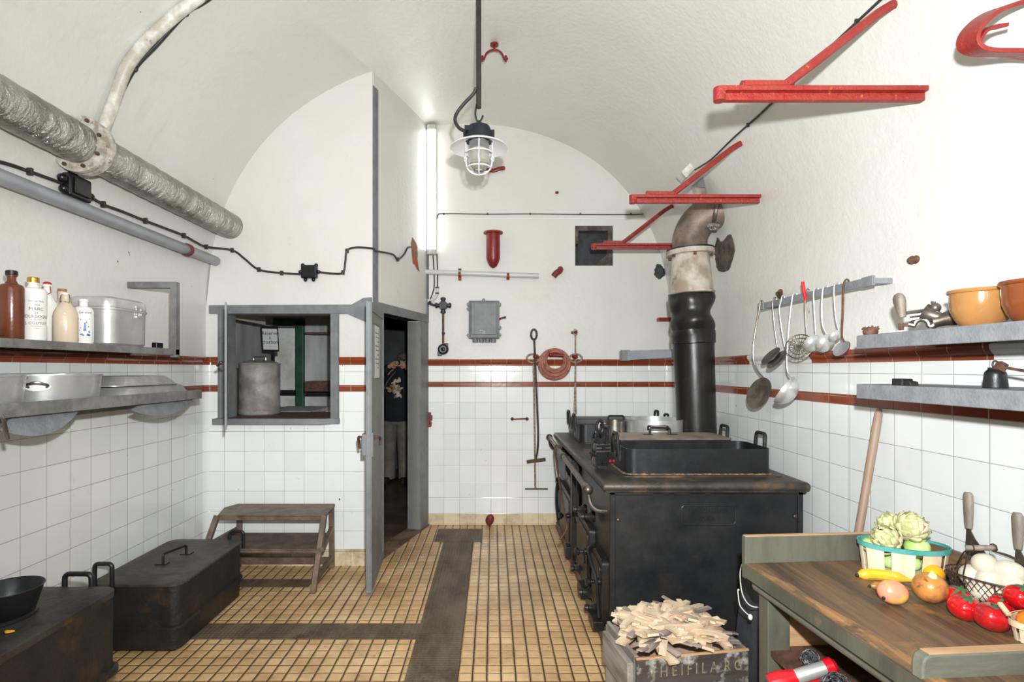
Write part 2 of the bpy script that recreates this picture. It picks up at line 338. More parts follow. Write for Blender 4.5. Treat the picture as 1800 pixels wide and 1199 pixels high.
# ------------------------------------------------------------------ mesh helper
def rrect(w, d, r, n=6, cx=0, cy=0):
    r = max(r, .006)
    pts = []
    for (sx, sy, a0) in ((1, 1, 0), (-1, 1, PI/2), (-1, -1, PI), (1, -1, 1.5*PI)):
        for i in range(n+1):
            a = a0+i*PI/2/n
            pts.append((cx+sx*(w/2-r)+r*math.cos(a), cy+sy*(d/2-r)+r*math.sin(a)))
    return pts
def oval(a, b, n=40, cx=0, cy=0, rot=0):
    c, s = math.cos(rot), math.sin(rot); out = []
    for i in range(n):
        t = 2*PI*i/n; x, y = a*math.cos(t), b*math.sin(t)
        out.append((cx+x*c-y*s, cy+x*s+y*c))
    return out
class B:
    def __init__(s): s.bm = bmesh.new(); s.mi = 0
    def add(s, vs, fs):
        v = [s.bm.verts.new(p) for p in vs]
        for f in fs:
            try:
                q = s.bm.faces.new([v[i] for i in f]); q.material_index = s.mi
            except ValueError: pass
        return v
    def box(s, x0, x1, y0, y1, z0, z1, mt=None):
        vs = [Vector((x, y, z)) for z in (z0, z1) for y in (y0, y1) for x in (x0, x1)]
        if mt: vs = [mt @ v for v in vs]
        s.add(vs, [(0, 2, 3, 1), (4, 5, 7, 6), (0, 1, 5, 4), (2, 6, 7, 3), (0, 4, 6, 2), (1, 3, 7, 5)]); return s
    def boxc(s, c, d, rot=(0, 0, 0)):
        mt = Matrix.Translation(c) @ Euler(rot).to_matrix().to_4x4()
        return s.box(-d[0]/2, d[0]/2, -d[1]/2, d[1]/2, -d[2]/2, d[2]/2, mt)
    def bar(s, a, b, w, h, up=(0, 0, 1)):
        """rectangular bar from a to b, w across, h along up"""
        a, b = Vector(a), Vector(b); d = (b-a).normalized(); u = Vector(up)
        r = d.cross(u).normalized(); u = r.cross(d).normalized()
        vs = [p+r*(i*w/2)+u*(j*h/2) for p in (a, b) for j in (-1, 1) for i in (-1, 1)]
        s.add(vs, [(0, 1, 3, 2), (4, 6, 7, 5), (0, 4, 5, 1), (2, 3, 7, 6), (0, 2, 6, 4), (1, 5, 7, 3)]); return s
    def tube(s, pts, r, n=10, closed=False, flat=1.0, up0=None):
        pts = [Vector(p) for p in pts]; k = len(pts)
        rs = r if isinstance(r, (list, tuple)) else [r]*k
        rings = []; up = None
        for i, p in enumerate(pts):
            if closed: t = (pts[(i+1) % k]-pts[i-1]).normalized()
            else: t = (pts[min(i+1, k-1)]-pts[max(i-1, 0)]).normalized()
            if up is None:
                up = Vector(up0) if up0 else (Vector((0, 0, 1)) if abs(t.z) < .9 else Vector((1, 0, 0)))
            up = (up-t*up.dot(t))
            if up.length < 1e-5: up = t.orthogonal()
            up.normalize(); sd = t.cross(up)
            rings.append([s.bm.verts.new(p+up*(rs[i]*math.cos(2*PI*j/n))*flat+sd*(rs[i]*math.sin(2*PI*j/n))) for j in range(n)])
        m = k if closed else k-1
        for i in range(m):
            a, b = rings[i], rings[(i+1) % k]
            for j in range(n):
                f = s.bm.faces.new((a[j], a[(j+1) % n], b[(j+1) % n], b[j])); f.material_index = s.mi
        if not closed:
            for q in (rings[0][::-1], rings[-1]):
                f = s.bm.faces.new(q); f.material_index = s.mi
        return s
    def lathe(s, prof, c=(0, 0, 0), ax=(0, 0, 1), n=32, sq=1.0):
        q = Vector((0, 0, 1)).rotation_difference(Vector(ax).normalized()).to_matrix(); c = Vector(c)
        rings = []
        for (r, h) in prof:
            if r < 1e-5: rings.append([s.bm.verts.new(c+q @ Vector((0, 0, h)))])
            else: rings.append([s.bm.verts.new(c+q @ Vector((r*math.cos(2*PI*j/n), sq*r*math.sin(2*PI*j/n), h))) for j in range(n)])
        for a, b in zip(rings, rings[1:]):
            for j in range(n):
                k = (j+1) % n
                if len(a) == 1 and len(b) == 1: continue
                vs = (a[0], b[j], b[k]) if len(a) == 1 else (a[j], b[0], a[k]) if len(b) == 1 else (a[j], b[j], b[k], a[k])
                f = s.bm.faces.new(vs); f.material_index = s.mi
        return s
    def loft(s, rings, cap0=True, cap1=True):
        rr = [[s.bm.verts.new(p) for p in r] for r in rings]; n = len(rr[0])
        for a, b in zip(rr, rr[1:]):
            for j in range(n):
                f = s.bm.faces.new((a[j], a[(j+1) % n], b[(j+1) % n], b[j])); f.material_index = s.mi
        for c, q in ((cap0, rr[0][::-1]), (cap1, rr[-1])):
            if c: f = s.bm.faces.new(q); f.material_index = s.mi
        return s
    def prism(s, pts, pl, a, b):
        f = {'XY': lambda p, d: (p[0], p[1], d), 'XZ': lambda p, d: (p[0], d, p[1]), 'YZ': lambda p, d: (d, p[0], p[1])}[pl]
        return s.loft([[f(p, a) for p in pts], [f(p, b) for p in pts]])
    def ball(s, c, r, sc=(1, 1, 1), u=20, v=12, rot=(0, 0, 0), fn=None):
        mt = Matrix.Translation(c) @ Euler(rot).to_matrix().to_4x4()
        rings = []
        for i in range(v+1):
            th = PI*i/v; ring = []
            for j in range(u if 0 < i < v else 1):
                ph = 2*PI*j/u; d = Vector((math.sin(th)*math.cos(ph), math.sin(th)*math.sin(ph), math.cos(th)))
                k = fn(d, th, ph) if fn else 1
                ring.append(s.bm.verts.new(mt @ Vector((d.x*r*sc[0]*k, d.y*r*sc[1]*k, d.z*r*sc[2]*k))))
            rings.append(ring)
        for a, b in zip(rings, rings[1:]):
            for j in range(u):
                k = (j+1) % u
                vs = (a[0], b[j], b[k]) if len(a) == 1 else (a[j], b[0], a[k]) if len(b) == 1 else (a[j], b[j], b[k], a[k])
                f = s.bm.faces.new(vs); f.material_index = s.mi
        return s
    def pan(s, fn, z0, z1, th=.006, flare=0.0, floor=.01, lipw=0):
        """open vessel; fn(grow) gives the outline"""
        o = lambda g, z: [(p[0], p[1], z) for p in fn(g)]
        rings = [o(0, z0), o(flare, z1)]
        if lipw: rings += [o(flare+lipw, z1), o(flare+lipw, z1+.006), o(flare-th, z1+.006)]
        rings += [o(flare-th, z1), o(-th, z0+floor)]
        return s.loft(rings)
    def done(s, name, mat, parent=None, bevel=0, ang=35, origin=None, seg=2, smooth=True):
        bmesh.ops.recalc_face_normals(s.bm, faces=s.bm.faces)
        me = bpy.data.meshes.new(name); s.bm.to_mesh(me); s.bm.free()
        o = bpy.data.objects.new(name, me); C.objects.link(o)
        for m in (mat if isinstance(mat, (list, tuple)) else [mat]): me.materials.append(m)
        if smooth:
            for p in me.polygons: p.use_smooth = True
            me.set_sharp_from_angle(angle=math.radians(ang))
        if parent:
            o.parent = parent
            mw = Matrix.Identity(4); q = parent
            while q: mw = q.matrix_basis @ mw; q = q.parent
            me.transform(mw.inverted())
        elif origin != 'world':
            if origin is None:
                xs = [v.co for v in me.vertices]
                origin = Vector(((min(v.x for v in xs)+max(v.x for v in xs))/2, (min(v.y for v in xs)+max(v.y for v in xs))/2, min(v.z for v in xs)))
            me.transform(Matrix.Translation(-Vector(origin))); o.location = origin
        if bevel:
            bv = o.modifiers.new('bevel', 'BEVEL'); bv.width = bevel; bv.segments = seg; bv.limit_method = 'ANGLE'
            bv.angle_limit = math.radians(40); bv.harden_normals = True
        return o
def tag(o, label, cat, group=None, kind=None):
    if label: o['label'] = label
    if cat: o['category'] = cat
    if group: o['group'] = group
    if kind: o['kind'] = kind
    return o
def E(name, loc, label, cat, group=None, rz=0):
    o = bpy.data.objects.new(name, None); C.objects.link(o); o.location = loc; o.rotation_euler = (0, 0, rz)
    o.empty_display_size = .1
    return tag(o, label, cat, group)
def struct(o, label=None):
    o['kind'] = 'structure'
    if label: o['label'] = label
    return o
def copy_tree(o, parent=None):
    c = o.copy(); C.objects.link(c); c.parent = parent
    for ch in [x for x in bpy.data.objects if x.parent == o]:
        copy_tree(ch, c)
    return c
def text_bm(txt, size, depth=.001, font_w=1.0):
    cu = bpy.data.curves.new('t', 'FONT'); cu.body = txt; cu.size = size; cu.extrude = depth; cu.align_x = 'CENTER'; cu.align_y = 'CENTER'
    cu.resolution_u = 3
    t = bpy.data.objects.new('t', cu); C.objects.link(t)
    dg = bpy.context.evaluated_depsgraph_get(); me = bpy.data.meshes.new_from_object(t.evaluated_get(dg))
    bm = bmesh.new(); bm.from_mesh(me); bpy.data.objects.remove(t); bpy.data.curves.remove(cu); bpy.data.meshes.remove(me)
    for v in bm.verts: v.co.x *= font_w
    return bm
def text_to(b, txt, size, fn, depth=.001, font_w=1.0):
    bm = text_bm(txt, size, depth, font_w)
    mp = {v: b.bm.verts.new(fn(v.co)) for v in bm.verts}
    for f in bm.faces:
        try: q = b.bm.faces.new([mp[v] for v in f.verts]); q.material_index = b.mi
        except ValueError: pass
    bm.free()
def smooth_path(pts, n=6):
    """Catmull-Rom through the points"""
    pts = [Vector(p) for p in pts]; out = []
    for i in range(len(pts)-1):
        p0 = pts[max(i-1, 0)]; p1 = pts[i]; p2 = pts[i+1]; p3 = pts[min(i+2, len(pts)-1)]
        for j in range(n):
            t = j/n
            out.append(.5*((2*p1)+(p2-p0)*t+(2*p0-5*p1+4*p2-p3)*t*t+(3*p1-p0-3*p2+p3)*t**3))
    out.append(pts[-1]); return out
def loop_pts(c, w, h, up, side, r=.012, open_=True):
    """handle loop: foot, up, across, down"""
    c, up, side = Vector(c), Vector(up), Vector(side)
    out = [c-side*w/2]
    for (sx, a0) in ((-1, PI), (1, PI/2)):
        for i in range(5):
            a = a0-i*PI/8
            out.append(c+side*(sx*(w/2-r)+r*math.cos(a))+up*(h-r+r*math.sin(a)))
    out.append(c+side*w/2); return out
# ================================================================== THE SETTING
# floor
b = B(); b.add([(-2.3, YR-.2, 0), (1.9, YR-.2, 0), (1.9, 5.4, 0), (-.62, 5.4, 0), (-.62, 5.3, 0), (-.905, 4.2, 0), (-.905, 4.3, 0), (-2.3, 4.3, 0)], [(0, 1, 2, 3, 4, 5, 6, 7)])
struct(b.done('floor', M['floor'], origin='world'), 'cream ribbed tile floor with dark joints')
b = B(); b.box(-.42, -.167, YR, 4.77, -.01, .004)
struct(b.done('trim_1', M['strip'], origin='world'), 'ribbed steel channel cover running down the floor')
b = B(); b.box(-1.9, -.42, 3.05, 3.24, -.01, .003); struct(b.done('trim_2', M['strip'], origin='world'), 'channel cover crossing the floor near the middle')
b = B(); b.box(-2.14, -1.25, 3.78, 3.92, -.01, .003); struct(b.done('trim_3', M['strip'], origin='world'), 'channel cover crossing the floor under the step bench')
b = B(); b.box(-.5, -.09, 4.77, 5.15, -.01, .006); struct(b.done('trim_4', M['strip'], origin='world'), 'square steel floor plate before the back wall')

# side walls: tiled below, plaster above
def wallpoly(name, quads, mats, label):
    b = B()
    for mi, q in quads: b.mi = mi; b.add(q, [(0, 1, 2, 3)])
    return struct(b.done(name, mats, origin='world', smooth=False), label)
wallpoly('wall_left', [(0, [(XL, YR, 0), (XL, YP+.1, 0), (XL, YP+.1, 1.53), (XL, YR, 1.53)]), (1, [(XL, YR, 1.53), (XL, YP+.1, 1.53), (XL, YP+.1, ZS), (XL, YR, ZS)])],
         [M['tile_l'], M['plaster']], 'left wall, white tiles below and plaster above')
wallpoly('wall_right', [(0, [(XR, YR, 0), (XR, YB, 0), (XR, YB, 1.53), (XR, YR, 1.53)]), (1, [(XR, YR, 1.53), (XR, YB, 1.53), (XR, YB, ZS), (XR, YR, ZS)])],
         [M['tile_r'], M['plaster']], 'right wall, white tiles below and plaster above')
# vault
b = B(); N = 64; rows = []
prof = []
for i in range(N+1):
    a = PI*i/N; c, s_ = math.cos(a), math.sin(a)
    prof.append((XC-HW*math.copysign(abs(c)**(2/PN), c), ZS+HV*abs(s_)**(2/PN)))
ys = [YR+(YB+.0-YR)*j/40 for j in range(41)]
for y in ys:
    rows.append([(x + (.012*noise.noise(Vector((x*1.3, y*1.3, z*1.3))) if 0 < i < N else 0), y, z + (.014*noise.noise(Vector((x*1.1+9, y*1.1, z*1.1))) if 0 < i < N else 0)) for i, (x, z) in enumerate(prof)])
b.add([p for r in rows for p in r], [(j*(N+1)+i, j*(N+1)+i+1, (j+1)*(N+1)+i+1, (j+1)*(N+1)+i) for j in range(40) for i in range(N)])
struct(b.done('ceiling', M['wet'], origin='world', ang=80), 'white plastered barrel vault')
# wall behind the camera
b = B(); b.box(-2.3, 1.9, YR-.1, YR, 0, 4); struct(b.done('wall_rear', M['plaster'], origin='world'), 'plain white wall behind the viewer')
# back wall with a square hole
hx0, hx1, hz0, hz1 = .784, 1.141, 2.464, 2.842
b = B()
def q4(x0, x1, z0, z1, mi, y=YB): b.mi = mi; b.add([(x0, y, z0), (x1, y, z0), (x1, y, z1), (x0, y, z1)], [(0, 1, 2, 3)])
q4(-.75, XR, 0, 1.53, 0); q4(-.75, XR, 1.53, hz0, 1); q4(-.75, hx0, hz0, hz1, 1); q4(hx1, XR, hz0, hz1, 1); q4(-.95, XR, hz1, 3.95, 1)
b.mi = 2
b.add([(x, y, z) for y in (YB, YB+.11) for (x, z) in ((hx0, hz0), (hx1, hz0), (hx1, hz1), (hx0, hz1))], [(0, 1, 5, 4), (1, 2, 6, 5), (2, 3, 7, 6), (3, 0, 4, 7), (4, 5, 6, 7)])
struct(b.done('wall_back', [M['tile_x'], M['plaster'], M['concrete']], origin='world', smooth=False), 'back wall with white tiles, brown bands and a square hole')

# partition wall with the serving hatch
WX0, WX1, WZ0, WZ1 = -2.0, -1.215, 1.11, 1.90
YQ = 4.33
b = B()
def slab(x0, x1, z0, z1, mi): b.mi = mi; b.box(x0, x1, YP, YQ, z0, z1)
slab(XL-.02, -.905, 0, WZ0, 0); slab(XL-.02, WX0, WZ0, 1.53, 0); slab(WX1, -.905, WZ0, 1.53, 0)
slab(XL-.02, WX0, 1.53, WZ1, 1); slab(WX1, -.905, 1.53, WZ1, 1)
b.mi = 1
top = [(XL, WZ1)] + [(x, vz(x)+.03) for x in [XL+(-.905-XL)*i/24 for i in range(25)]] + [(-.905, WZ1)]
b.prism(top, 'XZ', YP, YQ)
struct(b.done('wall_partition', [M['tile_xp'], M['plaster']], origin='world', smooth=False), 'partition wall with the serving hatch, tiled below')

# oblique wall with the doorway
DA, DB = Vector((-.905, YP, 0)), Vector((-.616, YB, 0)); dd = (DB-DA).normalized(); dn = Vector((-dd.y, dd.x, 0))   # dn points into the storeroom
DL = (DB-DA).length; TH = .11
def dw(s_, z, o=0): p = DA+dd*s_+dn*o; return Vector((p.x, p.y, z))
def dbox(b, s0, s1, z0, z1, o0=0, o1=TH):
    vs = [dw(s_, z, o) for z in (z0, z1) for o in (o0, o1) for s_ in (s0, s1)]
    b.add(vs, [(0, 1, 3, 2), (4, 6, 7, 5), (0, 4, 5, 1), (2, 3, 7, 6), (0, 2, 6, 4), (1, 5, 7, 3)])
DO0, DO1, DZ = .105, .93, 1.92
b = B(); dbox(b, .02, DO0, 0, 3.9); dbox(b, DO1, DL+.02, 0, 3.9); dbox(b, DO0, DO1, DZ, 3.9)
struct(b.done('wall_doorway', M['plaster'], origin='world', smooth=False), 'narrow slanting plaster wall above the doorway')
b = B(); dbox(b, -.0, DL, DZ, DZ+.075, -.012, TH+.01); dbox(b, DO1, DL-.01, 0, DZ, -.012, TH+.01); dbox(b, .0, DO0, 0, DZ, -.008, TH+.01)
struct(b.done('trim_5', M['greypaint'], origin='world', bevel=.004), 'grey painted door surround')
b = B(); dbox(b, .0, .085, DZ+.07, 3.62, -.006, .002); struct(b.done('trim_6', M['greypaint'], origin='world'), 'grey strip down the corner of the partition')
b = B(); dbox(b, DL-.05, DL-.004, DZ+.07, 3.74, -.012, .002); struct(b.done('trim_7', M['greypaint'], origin='world'), 'grey strip in the corner beside the tube light')
b = B(); dbox(b, .02, DL, 0, .012, -.02, TH+.02); struct(b.done('trim_8', M['plinth'], origin='world'), 'worn door sill')

# brown bands, baseboards
def hb(b, x0, x1, y0, y1, z0, z1): b.box(x0, x1, y0, y1, z0, z1)
tn = [9]
def trim(fn, mat, label, bevel=.006):
    b = B(); fn(b); struct(b.done('trim_%d' % tn[0], mat, origin='world', bevel=bevel), label); tn[0] += 1
def prof_band(b, ax, s0, s1, face, sg, z0=1.512, z1=1.572):
    # moulded top band: flat foot and a rounded cap
    pr = [(-.01, z0), (.008, z0), (.009, z0+.018), (.014, z0+.022), (.024, z0+.036), (.026, z0+.05), (.02, z1), (-.01, z1)]
    if ax == 'Y': b.prism([(face+sg*p[0], p[1]) for p in pr], 'XZ', s0, s1)
    else: b.prism([(face+sg*p[0], p[1]) for p in pr], 'YZ', s0, s1)
trim(lambda b: prof_band(b, 'X', -.63, XR, YB, -1), M['band_x'], 'moulded brown tile band along the back wall', 0)
trim(lambda b: prof_band(b, 'Y', 3.65, YB, XR, -1), M['band_y'], 'moulded brown tile band on the right wall behind the stovepipe', 0)
trim(lambda b: prof_band(b, 'Y', 1.87, 2.94, XR, -1), M['band_y'], 'moulded brown tile band on the right wall under the upper shelf', 0)
trim(lambda b: (prof_band(b, 'Y', 2.94, 3.65, XR, -1, 1.512, 1.568), prof_band(b, 'Y', YR, 1.87, XR, -1, 1.512, 1.568)), M['plaster'], 'stretch of the right band broken back to plaster', 0)
trim(lambda b: prof_band(b, 'Y', YR, YP, XL, 1), M['band_y'], 'moulded brown tile band along the left wall', 0)
trim(lambda b: (prof_band(b, 'X', XL, WX0-.065, YP, -1), prof_band(b, 'X', WX1+.06, -.907, YP, -1)), M['band_x'], 'moulded brown tile band beside the hatch', 0)
Z2a, Z2b = 1.312, 1.36
trim(lambda b: b.box(-.63, XR, YB-.004, YB+.01, Z2a, Z2b), M['band_x'], 'lower brown tile line on the back wall', 0)
trim(lambda b: b.box(XR-.004, XR+.01, YR, YB, Z2a, Z2b), M['band_y'], 'lower brown tile line on the right wall', 0)
trim(lambda b: b.box(XL-.01, XL+.004, YR, YP, Z2a, Z2b), M['band_y'], 'lower brown tile line on the left wall', 0)
trim(lambda b: (b.box(XL, WX0-.065, YP-.004, YP+.01, Z2a, Z2b), b.box(WX1+.06, -.907, YP-.004, YP+.01, Z2a, Z2b)), M['band_x'], 'lower brown tile line beside the hatch', 0)
def bb(name, f, mat, lab): b = B(); f(b); struct(b.done(name, mat, origin='world', bevel=.003), lab)
bb('baseboard_back', lambda b: b.box(-.61, XR, YB-.01, YB+.01, 0, .107), M['cream_x'], 'stained cream tile base of the back wall')
bb('baseboard_partition', lambda b: b.box(XL, -.907, YP-.01, YP+.01, 0, .125), M['cream_x'], 'stained cream tile base of the partition')
bb('baseboard_left', lambda b: b.box(XL-.01, XL+.01, YR, YP, 0, .11), M['cream_y'], 'cream tile base of the left wall')
bb('baseboard_right', lambda b: b.box(XR-.01, XR+.01, YR, YB, 0, .11), M['cream_y'], 'cream tile base of the right wall')
# rounded corner tiles
def cove(b, cx, cy, sx, sy, r, z0, z1):
    pts = [(cx, cy)] + [(cx+sx*(r-r*math.sin(a)), cy+sy*(r-r*math.cos(a))) for a in [i*PI/2/8 for i in range(9)]]
    b.prism(pts, 'XY', z0, z1)
trim(lambda b: (cove(b, XL, YP, 1, -1, .055, .1, 1.512), ), M['tile_xp'], 'rounded corner tiles left of the hatch', 0)
trim(lambda b: (cove(b, XR, YB, -1, -1, .05, .1, 1.512), ), M['tile_x'], 'rounded corner tiles behind the stovepipe', 0)

for z0_, z1_, g_ in ((Z2a, Z2b, .059), (1.512, 1.572, .075)):
    trim(lambda b: cove(b, XL, YP, 1, -1, g_, z0_, z1_), M['band_x'], 'brown band turning the rounded corner left of the hatch', 0)
    trim(lambda b: cove(b, XR, YB, -1, -1, g_-.004, z0_, z1_), M['band_x'], 'brown band turning the rounded corner behind the stovepipe', 0)
# serving hatch
b = B()
b.box(WX0-.065, WX0+.004, YP-.018, YQ+.003, WZ0-.012, WZ1); b.box(WX1-.004, WX1+.06, YP-.018, YQ+.003, WZ0-.012, WZ1)
b.prism([(-2.13, 1.895), (-1.09, 1.895), (-.965, 1.84), (-.908, 1.835), (-.908, 2.02), (-.97, 2.015), (-1.06, 1.965), (-2.13, 1.96)], 'XZ', YP-.02, YP+.02)
b.box(WX0, WX1, YP+.02, YQ+.003, 1.893, 1.91)
win = struct(b.done('window_1', M['greypaint'], origin='world', bevel=.004), 'grey framed serving hatch opening in the partition')
b = B(); b.prism([(-2.08, YP-.07), (-1.27, YP-.07), (-1.2, YP-.022), (-1.150, YP-.022), (-1.150, YP), (-2.08, YP)], 'XY', 1.068, 1.112)
b.done('window_sill', M['greypaint'], win, bevel=.004)
b = B(); b.box(WX0, WX1, YP-.01, 4.8, 1.085, 1.112); b.done('counter', M['rust'], win)
# the open shutter, seen edge-on
sh0 = Vector((-1.985, YP-.03, 0)); sdir = Vector((.42, -.9075, 0)).normalized()
b = B(); a_ = sh0; c_ = sh0+sdir*.80
b.bar((a_.x, a_.y, 1.50), (c_.x, c_.y, 1.50), .012, .79, (0, 0, 1))
shut = b.done('shutter', M['greypaint'], win)
b = B(); m_ = sh0+sdir*.76
b.tube([Vector((m_.x, m_.y, 1.51)), Vector((m_.x-.035, m_.y-.0, 1.515)), Vector((m_.x-.055, m_.y, 1.50))], .009, 8); b.ball((m_.x-.03, m_.y, 1.52), .013)
b.done('shutter_knob', M['steel'], shut)
for zz in (1.33, 1.70):
    b = B(); b.tube([(sh0.x, sh0.y, zz-.035), (sh0.x, sh0.y, zz+.035)], .012, 10); b.bar((sh0.x, sh0.y, zz), (sh0.x-.07, sh0.y+.012, zz), .006, .05)
    b.done('hinge', M['greypaint'], shut)

# the door, standing open into the kitchen
dr = bpy.data.objects.new('door_1', None); C.objects.link(dr); hinge = dw(DO0, 0, -.02); dr.location = hinge
struct(dr, 'narrow grey steel door standing open, seen almost edge-on')
tip = Vector((-.803, 3.60, 0)); dv = (tip-hinge).normalized(); dnn = Vector((dv.y, -dv.x, 0))
if dnn.x < 0: dnn = -dnn   # the face turned to the right
def dp(s_, z, o=0): p = hinge+dv*s_+dnn*o; return Vector((p.x, p.y, z))
DWD = (tip-hinge).length
b = B(); b.bar(dp(0, .975), dp(DWD, .975), .03, 1.89)
leaf = b.done('door_leaf', M['greypaint'], dr, bevel=.003)
b = B()
for s_ in (.02, DWD-.02): b.bar(dp(s_-.02, .975, .018), dp(s_+.02, .975, .018), .006, 1.88)
for z in (.06, 1.89): b.bar(dp(.04, z, .018), dp(DWD-.04, z, .018), .006, .06)
b.done('door_border', M['greypaint'], leaf)
b = B(); b.bar(dp(.28, 1.60, .018), dp(.56, 1.60, .018), .004, .36); nt_ = b.done('notice', M['paper'], leaf)
b = B()
for k in range(9): b.bar(dp(.32, 1.73-.03*k, .0207), dp(.32+.20-.05*(k % 3), 1.73-.03*k, .0207), .0006, .006)
b.bar(dp(.275, 1.60, .02), dp(.285, 1.60, .02), .005, .37); b.bar(dp(.558, 1.60, .02), dp(.565, 1.60, .02), .005, .37)
b.bar(dp(.275, 1.785, .02), dp(.565, 1.785, .02), .005, .008); b.bar(dp(.275, 1.415, .02), dp(.565, 1.415, .02), .005, .008)
b.done('notice_print', M['ink'], nt_)
b = B(); b.boxc(dp(DWD-.05, .99, .02), (.02, .09, .16), (0, 0, math.atan2(dv.y, dv.x)+PI/2)); b.boxc(dp(DWD-.05, .99, -.028), (.03, .09, .14), (0, 0, math.atan2(dv.y, dv.x)+PI/2))
b.done('lock_case', M['greypaint'], leaf, bevel=.004)
b = B()
b.tube(smooth_path([dp(DWD-.06, 1.03, .02), dp(DWD-.06, 1.035, .05), dp(DWD-.09, 1.03, .06), dp(DWD-.14, 1.01, .06), dp(DWD-.15, .97, .06)], 5), .009, 8)
b.tube(smooth_path([dp(DWD-.06, 1.03, -.02), dp(DWD-.06, 1.035, -.06), dp(DWD-.09, 1.03, -.075), dp(DWD-.12, 1.0, -.08), dp(DWD-.13, .95, -.075)], 5), .009, 8)
b.done('door_handle', M['rust'], leaf)
b = B(); b.boxc((-.60, YB-.015, 1.0), (.03, .03, .14)); b.boxc((-.585, YB-.025, 1.02), (.03, .03, .05)); b.boxc((-.588, YB-.02, .96), (.02, .03, .04))
b.done('latch_striker', M['rustred'], dr, bevel=.004)

# storeroom behind
b = B(); b.add([(-4.2, 4.2, -.004), (-.5, 4.2, -.004), (1, 5.5, -.004), (1, 9, -.004), (-4.2, 9, -.004)], [(0, 1, 2, 3, 4)])
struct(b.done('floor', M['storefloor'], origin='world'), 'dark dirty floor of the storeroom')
b = B(); b.prism([(-4.2, 4.31), (-1.0, 4.31), (-.70, 5.41), (-.52, 5.45), (-.52, 9), (-4.2, 9)], 'XY', 2.45, 2.6); struct(b.done('ceiling', M['storewhite'], origin='world'), 'low ceiling of the storeroom')
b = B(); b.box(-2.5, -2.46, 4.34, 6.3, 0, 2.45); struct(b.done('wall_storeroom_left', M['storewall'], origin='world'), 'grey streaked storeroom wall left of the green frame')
b = B(); b.box(-2.12, -1.62, 6.3, 6.4, 0, 2.45); b.box(-2.5, -2.12, 6.3, 6.36, 2.02, 2.45)
struct(b.done('wall_storeroom_right', M['storewall'], origin='world'), 'grey storeroom wall right of the green frame')
b = B(); b.box(-3.2, -2.0, 6.7, 7.1, 0, 2.45); b.box(-3.2, -3.16, 6.3, 7.0, 0, 2.45); struct(b.done('wall_storeroom_far', M['storewhite'], origin='world'), 'pale wall seen beyond the green frame')
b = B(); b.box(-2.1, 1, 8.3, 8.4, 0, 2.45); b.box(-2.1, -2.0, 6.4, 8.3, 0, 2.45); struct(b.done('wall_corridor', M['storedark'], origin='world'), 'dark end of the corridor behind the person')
b = B(); b.box(-1.17, -1.0, 7.95, 8.05, .24, 2.45); b.mi = 1; b.box(-1.17, -.99, 7.93, 8.07, .2, 1.0); struct(b.done('wall_corridor_right', [M['storewall'], M['storewhite']], origin='world'), 'pale strip of corridor wall right of the person')
b = B(); b.box(-.62, -.5, 5.42, 8.3, 0, 2.45); struct(b.done('wall_corridor_side', M['storewall'], origin='world'), 'corridor wall behind the tiled back wall')
b = B(); b.box(-2.9, -2.12, 6.693, 6.7, 1.16, 1.23); b.box(-2.12, -1.62, 6.295, 6.3, 1.17, 1.235); struct(b.done('trim_%d' % tn[0], M['plastic_black'], origin='world'), 'black line along the storeroom walls'); tn[0] += 1
b = B(); b.box(-2.21, -2.12, 6.24, 6.38, 0, 2.02); b.box(-2.46, -2.12, 6.24, 6.38, 1.96, 2.05)
struct(b.done('door_2', M['greenpaint'], origin='world', bevel=.01), 'dark green doorframe seen through the hatch')
b = B(); b.add([(-2.0, YQ, 1.91), (WX1+.05, YQ, 1.91), (WX1+.05, 4.95, 1.92), (-2.1, 4.60, 1.925), (-2.0, YQ, 2.0), (WX1+.05, YQ, 2.0), (WX1+.05, 4.95, 2.0), (-2.1, 4.60, 2.0)],
           [(0, 3, 2, 1), (4, 5, 6, 7), (0, 1, 5, 4), (1, 2, 6, 5), (2, 3, 7, 6), (3, 0, 4, 7)])
struct(b.done('trim_%d' % tn[0], M['rust'], origin='world'), 'brown underside of the hatch lintel'); tn[0] += 1

# ================================================================== HATCH AND STOREROOM THINGS
r = E('metal_canister', (-1.905, 4.56, 1.112), 'tall galvanised metal canister with a lid on the hatch counter', 'canister')
b = B(); b.lathe([(0, 0), (.150, 0), (.160, .01), (.161, .04), (.157, .045), (.157, .40), (.162, .405), (.162, .415), (.15, .415), (0, .415)], (-1.905, 4.56, 1.112), n=40); b.done('body', M['galv2'], r)
b = B(); b.lathe([(.155, .415), (.12, .43), (.06, .442), (0, .445)], (-1.905, 4.56, 1.112), n=40); lid = b.done('lid', M['galv2'], r)
b = B(); b.tube(loop_pts((-1.905, 4.56, 1.545), .10, .035, (0, 0, 1), (1, 0, 0)), .005, 8); b.done('handle', M['steel'], lid)
r = E('notice_sign', P(478, 627, 5.4), 'black framed sign on a thin post reading Reserve a charbon', 'sign')
sc_ = 5.4/F
def sp(x, y, o=0): return P(x, y, 5.4+o)
b = B(); vs = [sp(458, 573), sp(487.5, 574), sp(489.5, 618), sp(461, 617)]; b.loft([vs, [v+Vector((0, .02, 0)) for v in vs]]); b.done('frame', M['plastic_black'], r)
b = B(); vs = [sp(460.5, 577.5, -.003), sp(487, 578.5, -.003), sp(489, 615, -.003), sp(463, 614.5, -.003)]; b.loft([vs, [v+Vector((0, .002, 0)) for v in vs]]); pl = b.done('sign_panel', M['paper'], r)
b = B()
for t_, yy, sz in (('Réserve', 586, .052), ('à', 594, .045), ('charbon', 601.5, .052), ('v', 609, .02)):
    c_ = sp(474+(yy-586)*.05, yy, -.0045); text_to(b, t_, sz, lambda v, c_=c_: c_+Vector((v.x*.9, -v.z, v.y)), .0005)
b.done('lettering', M['ink'], pl)
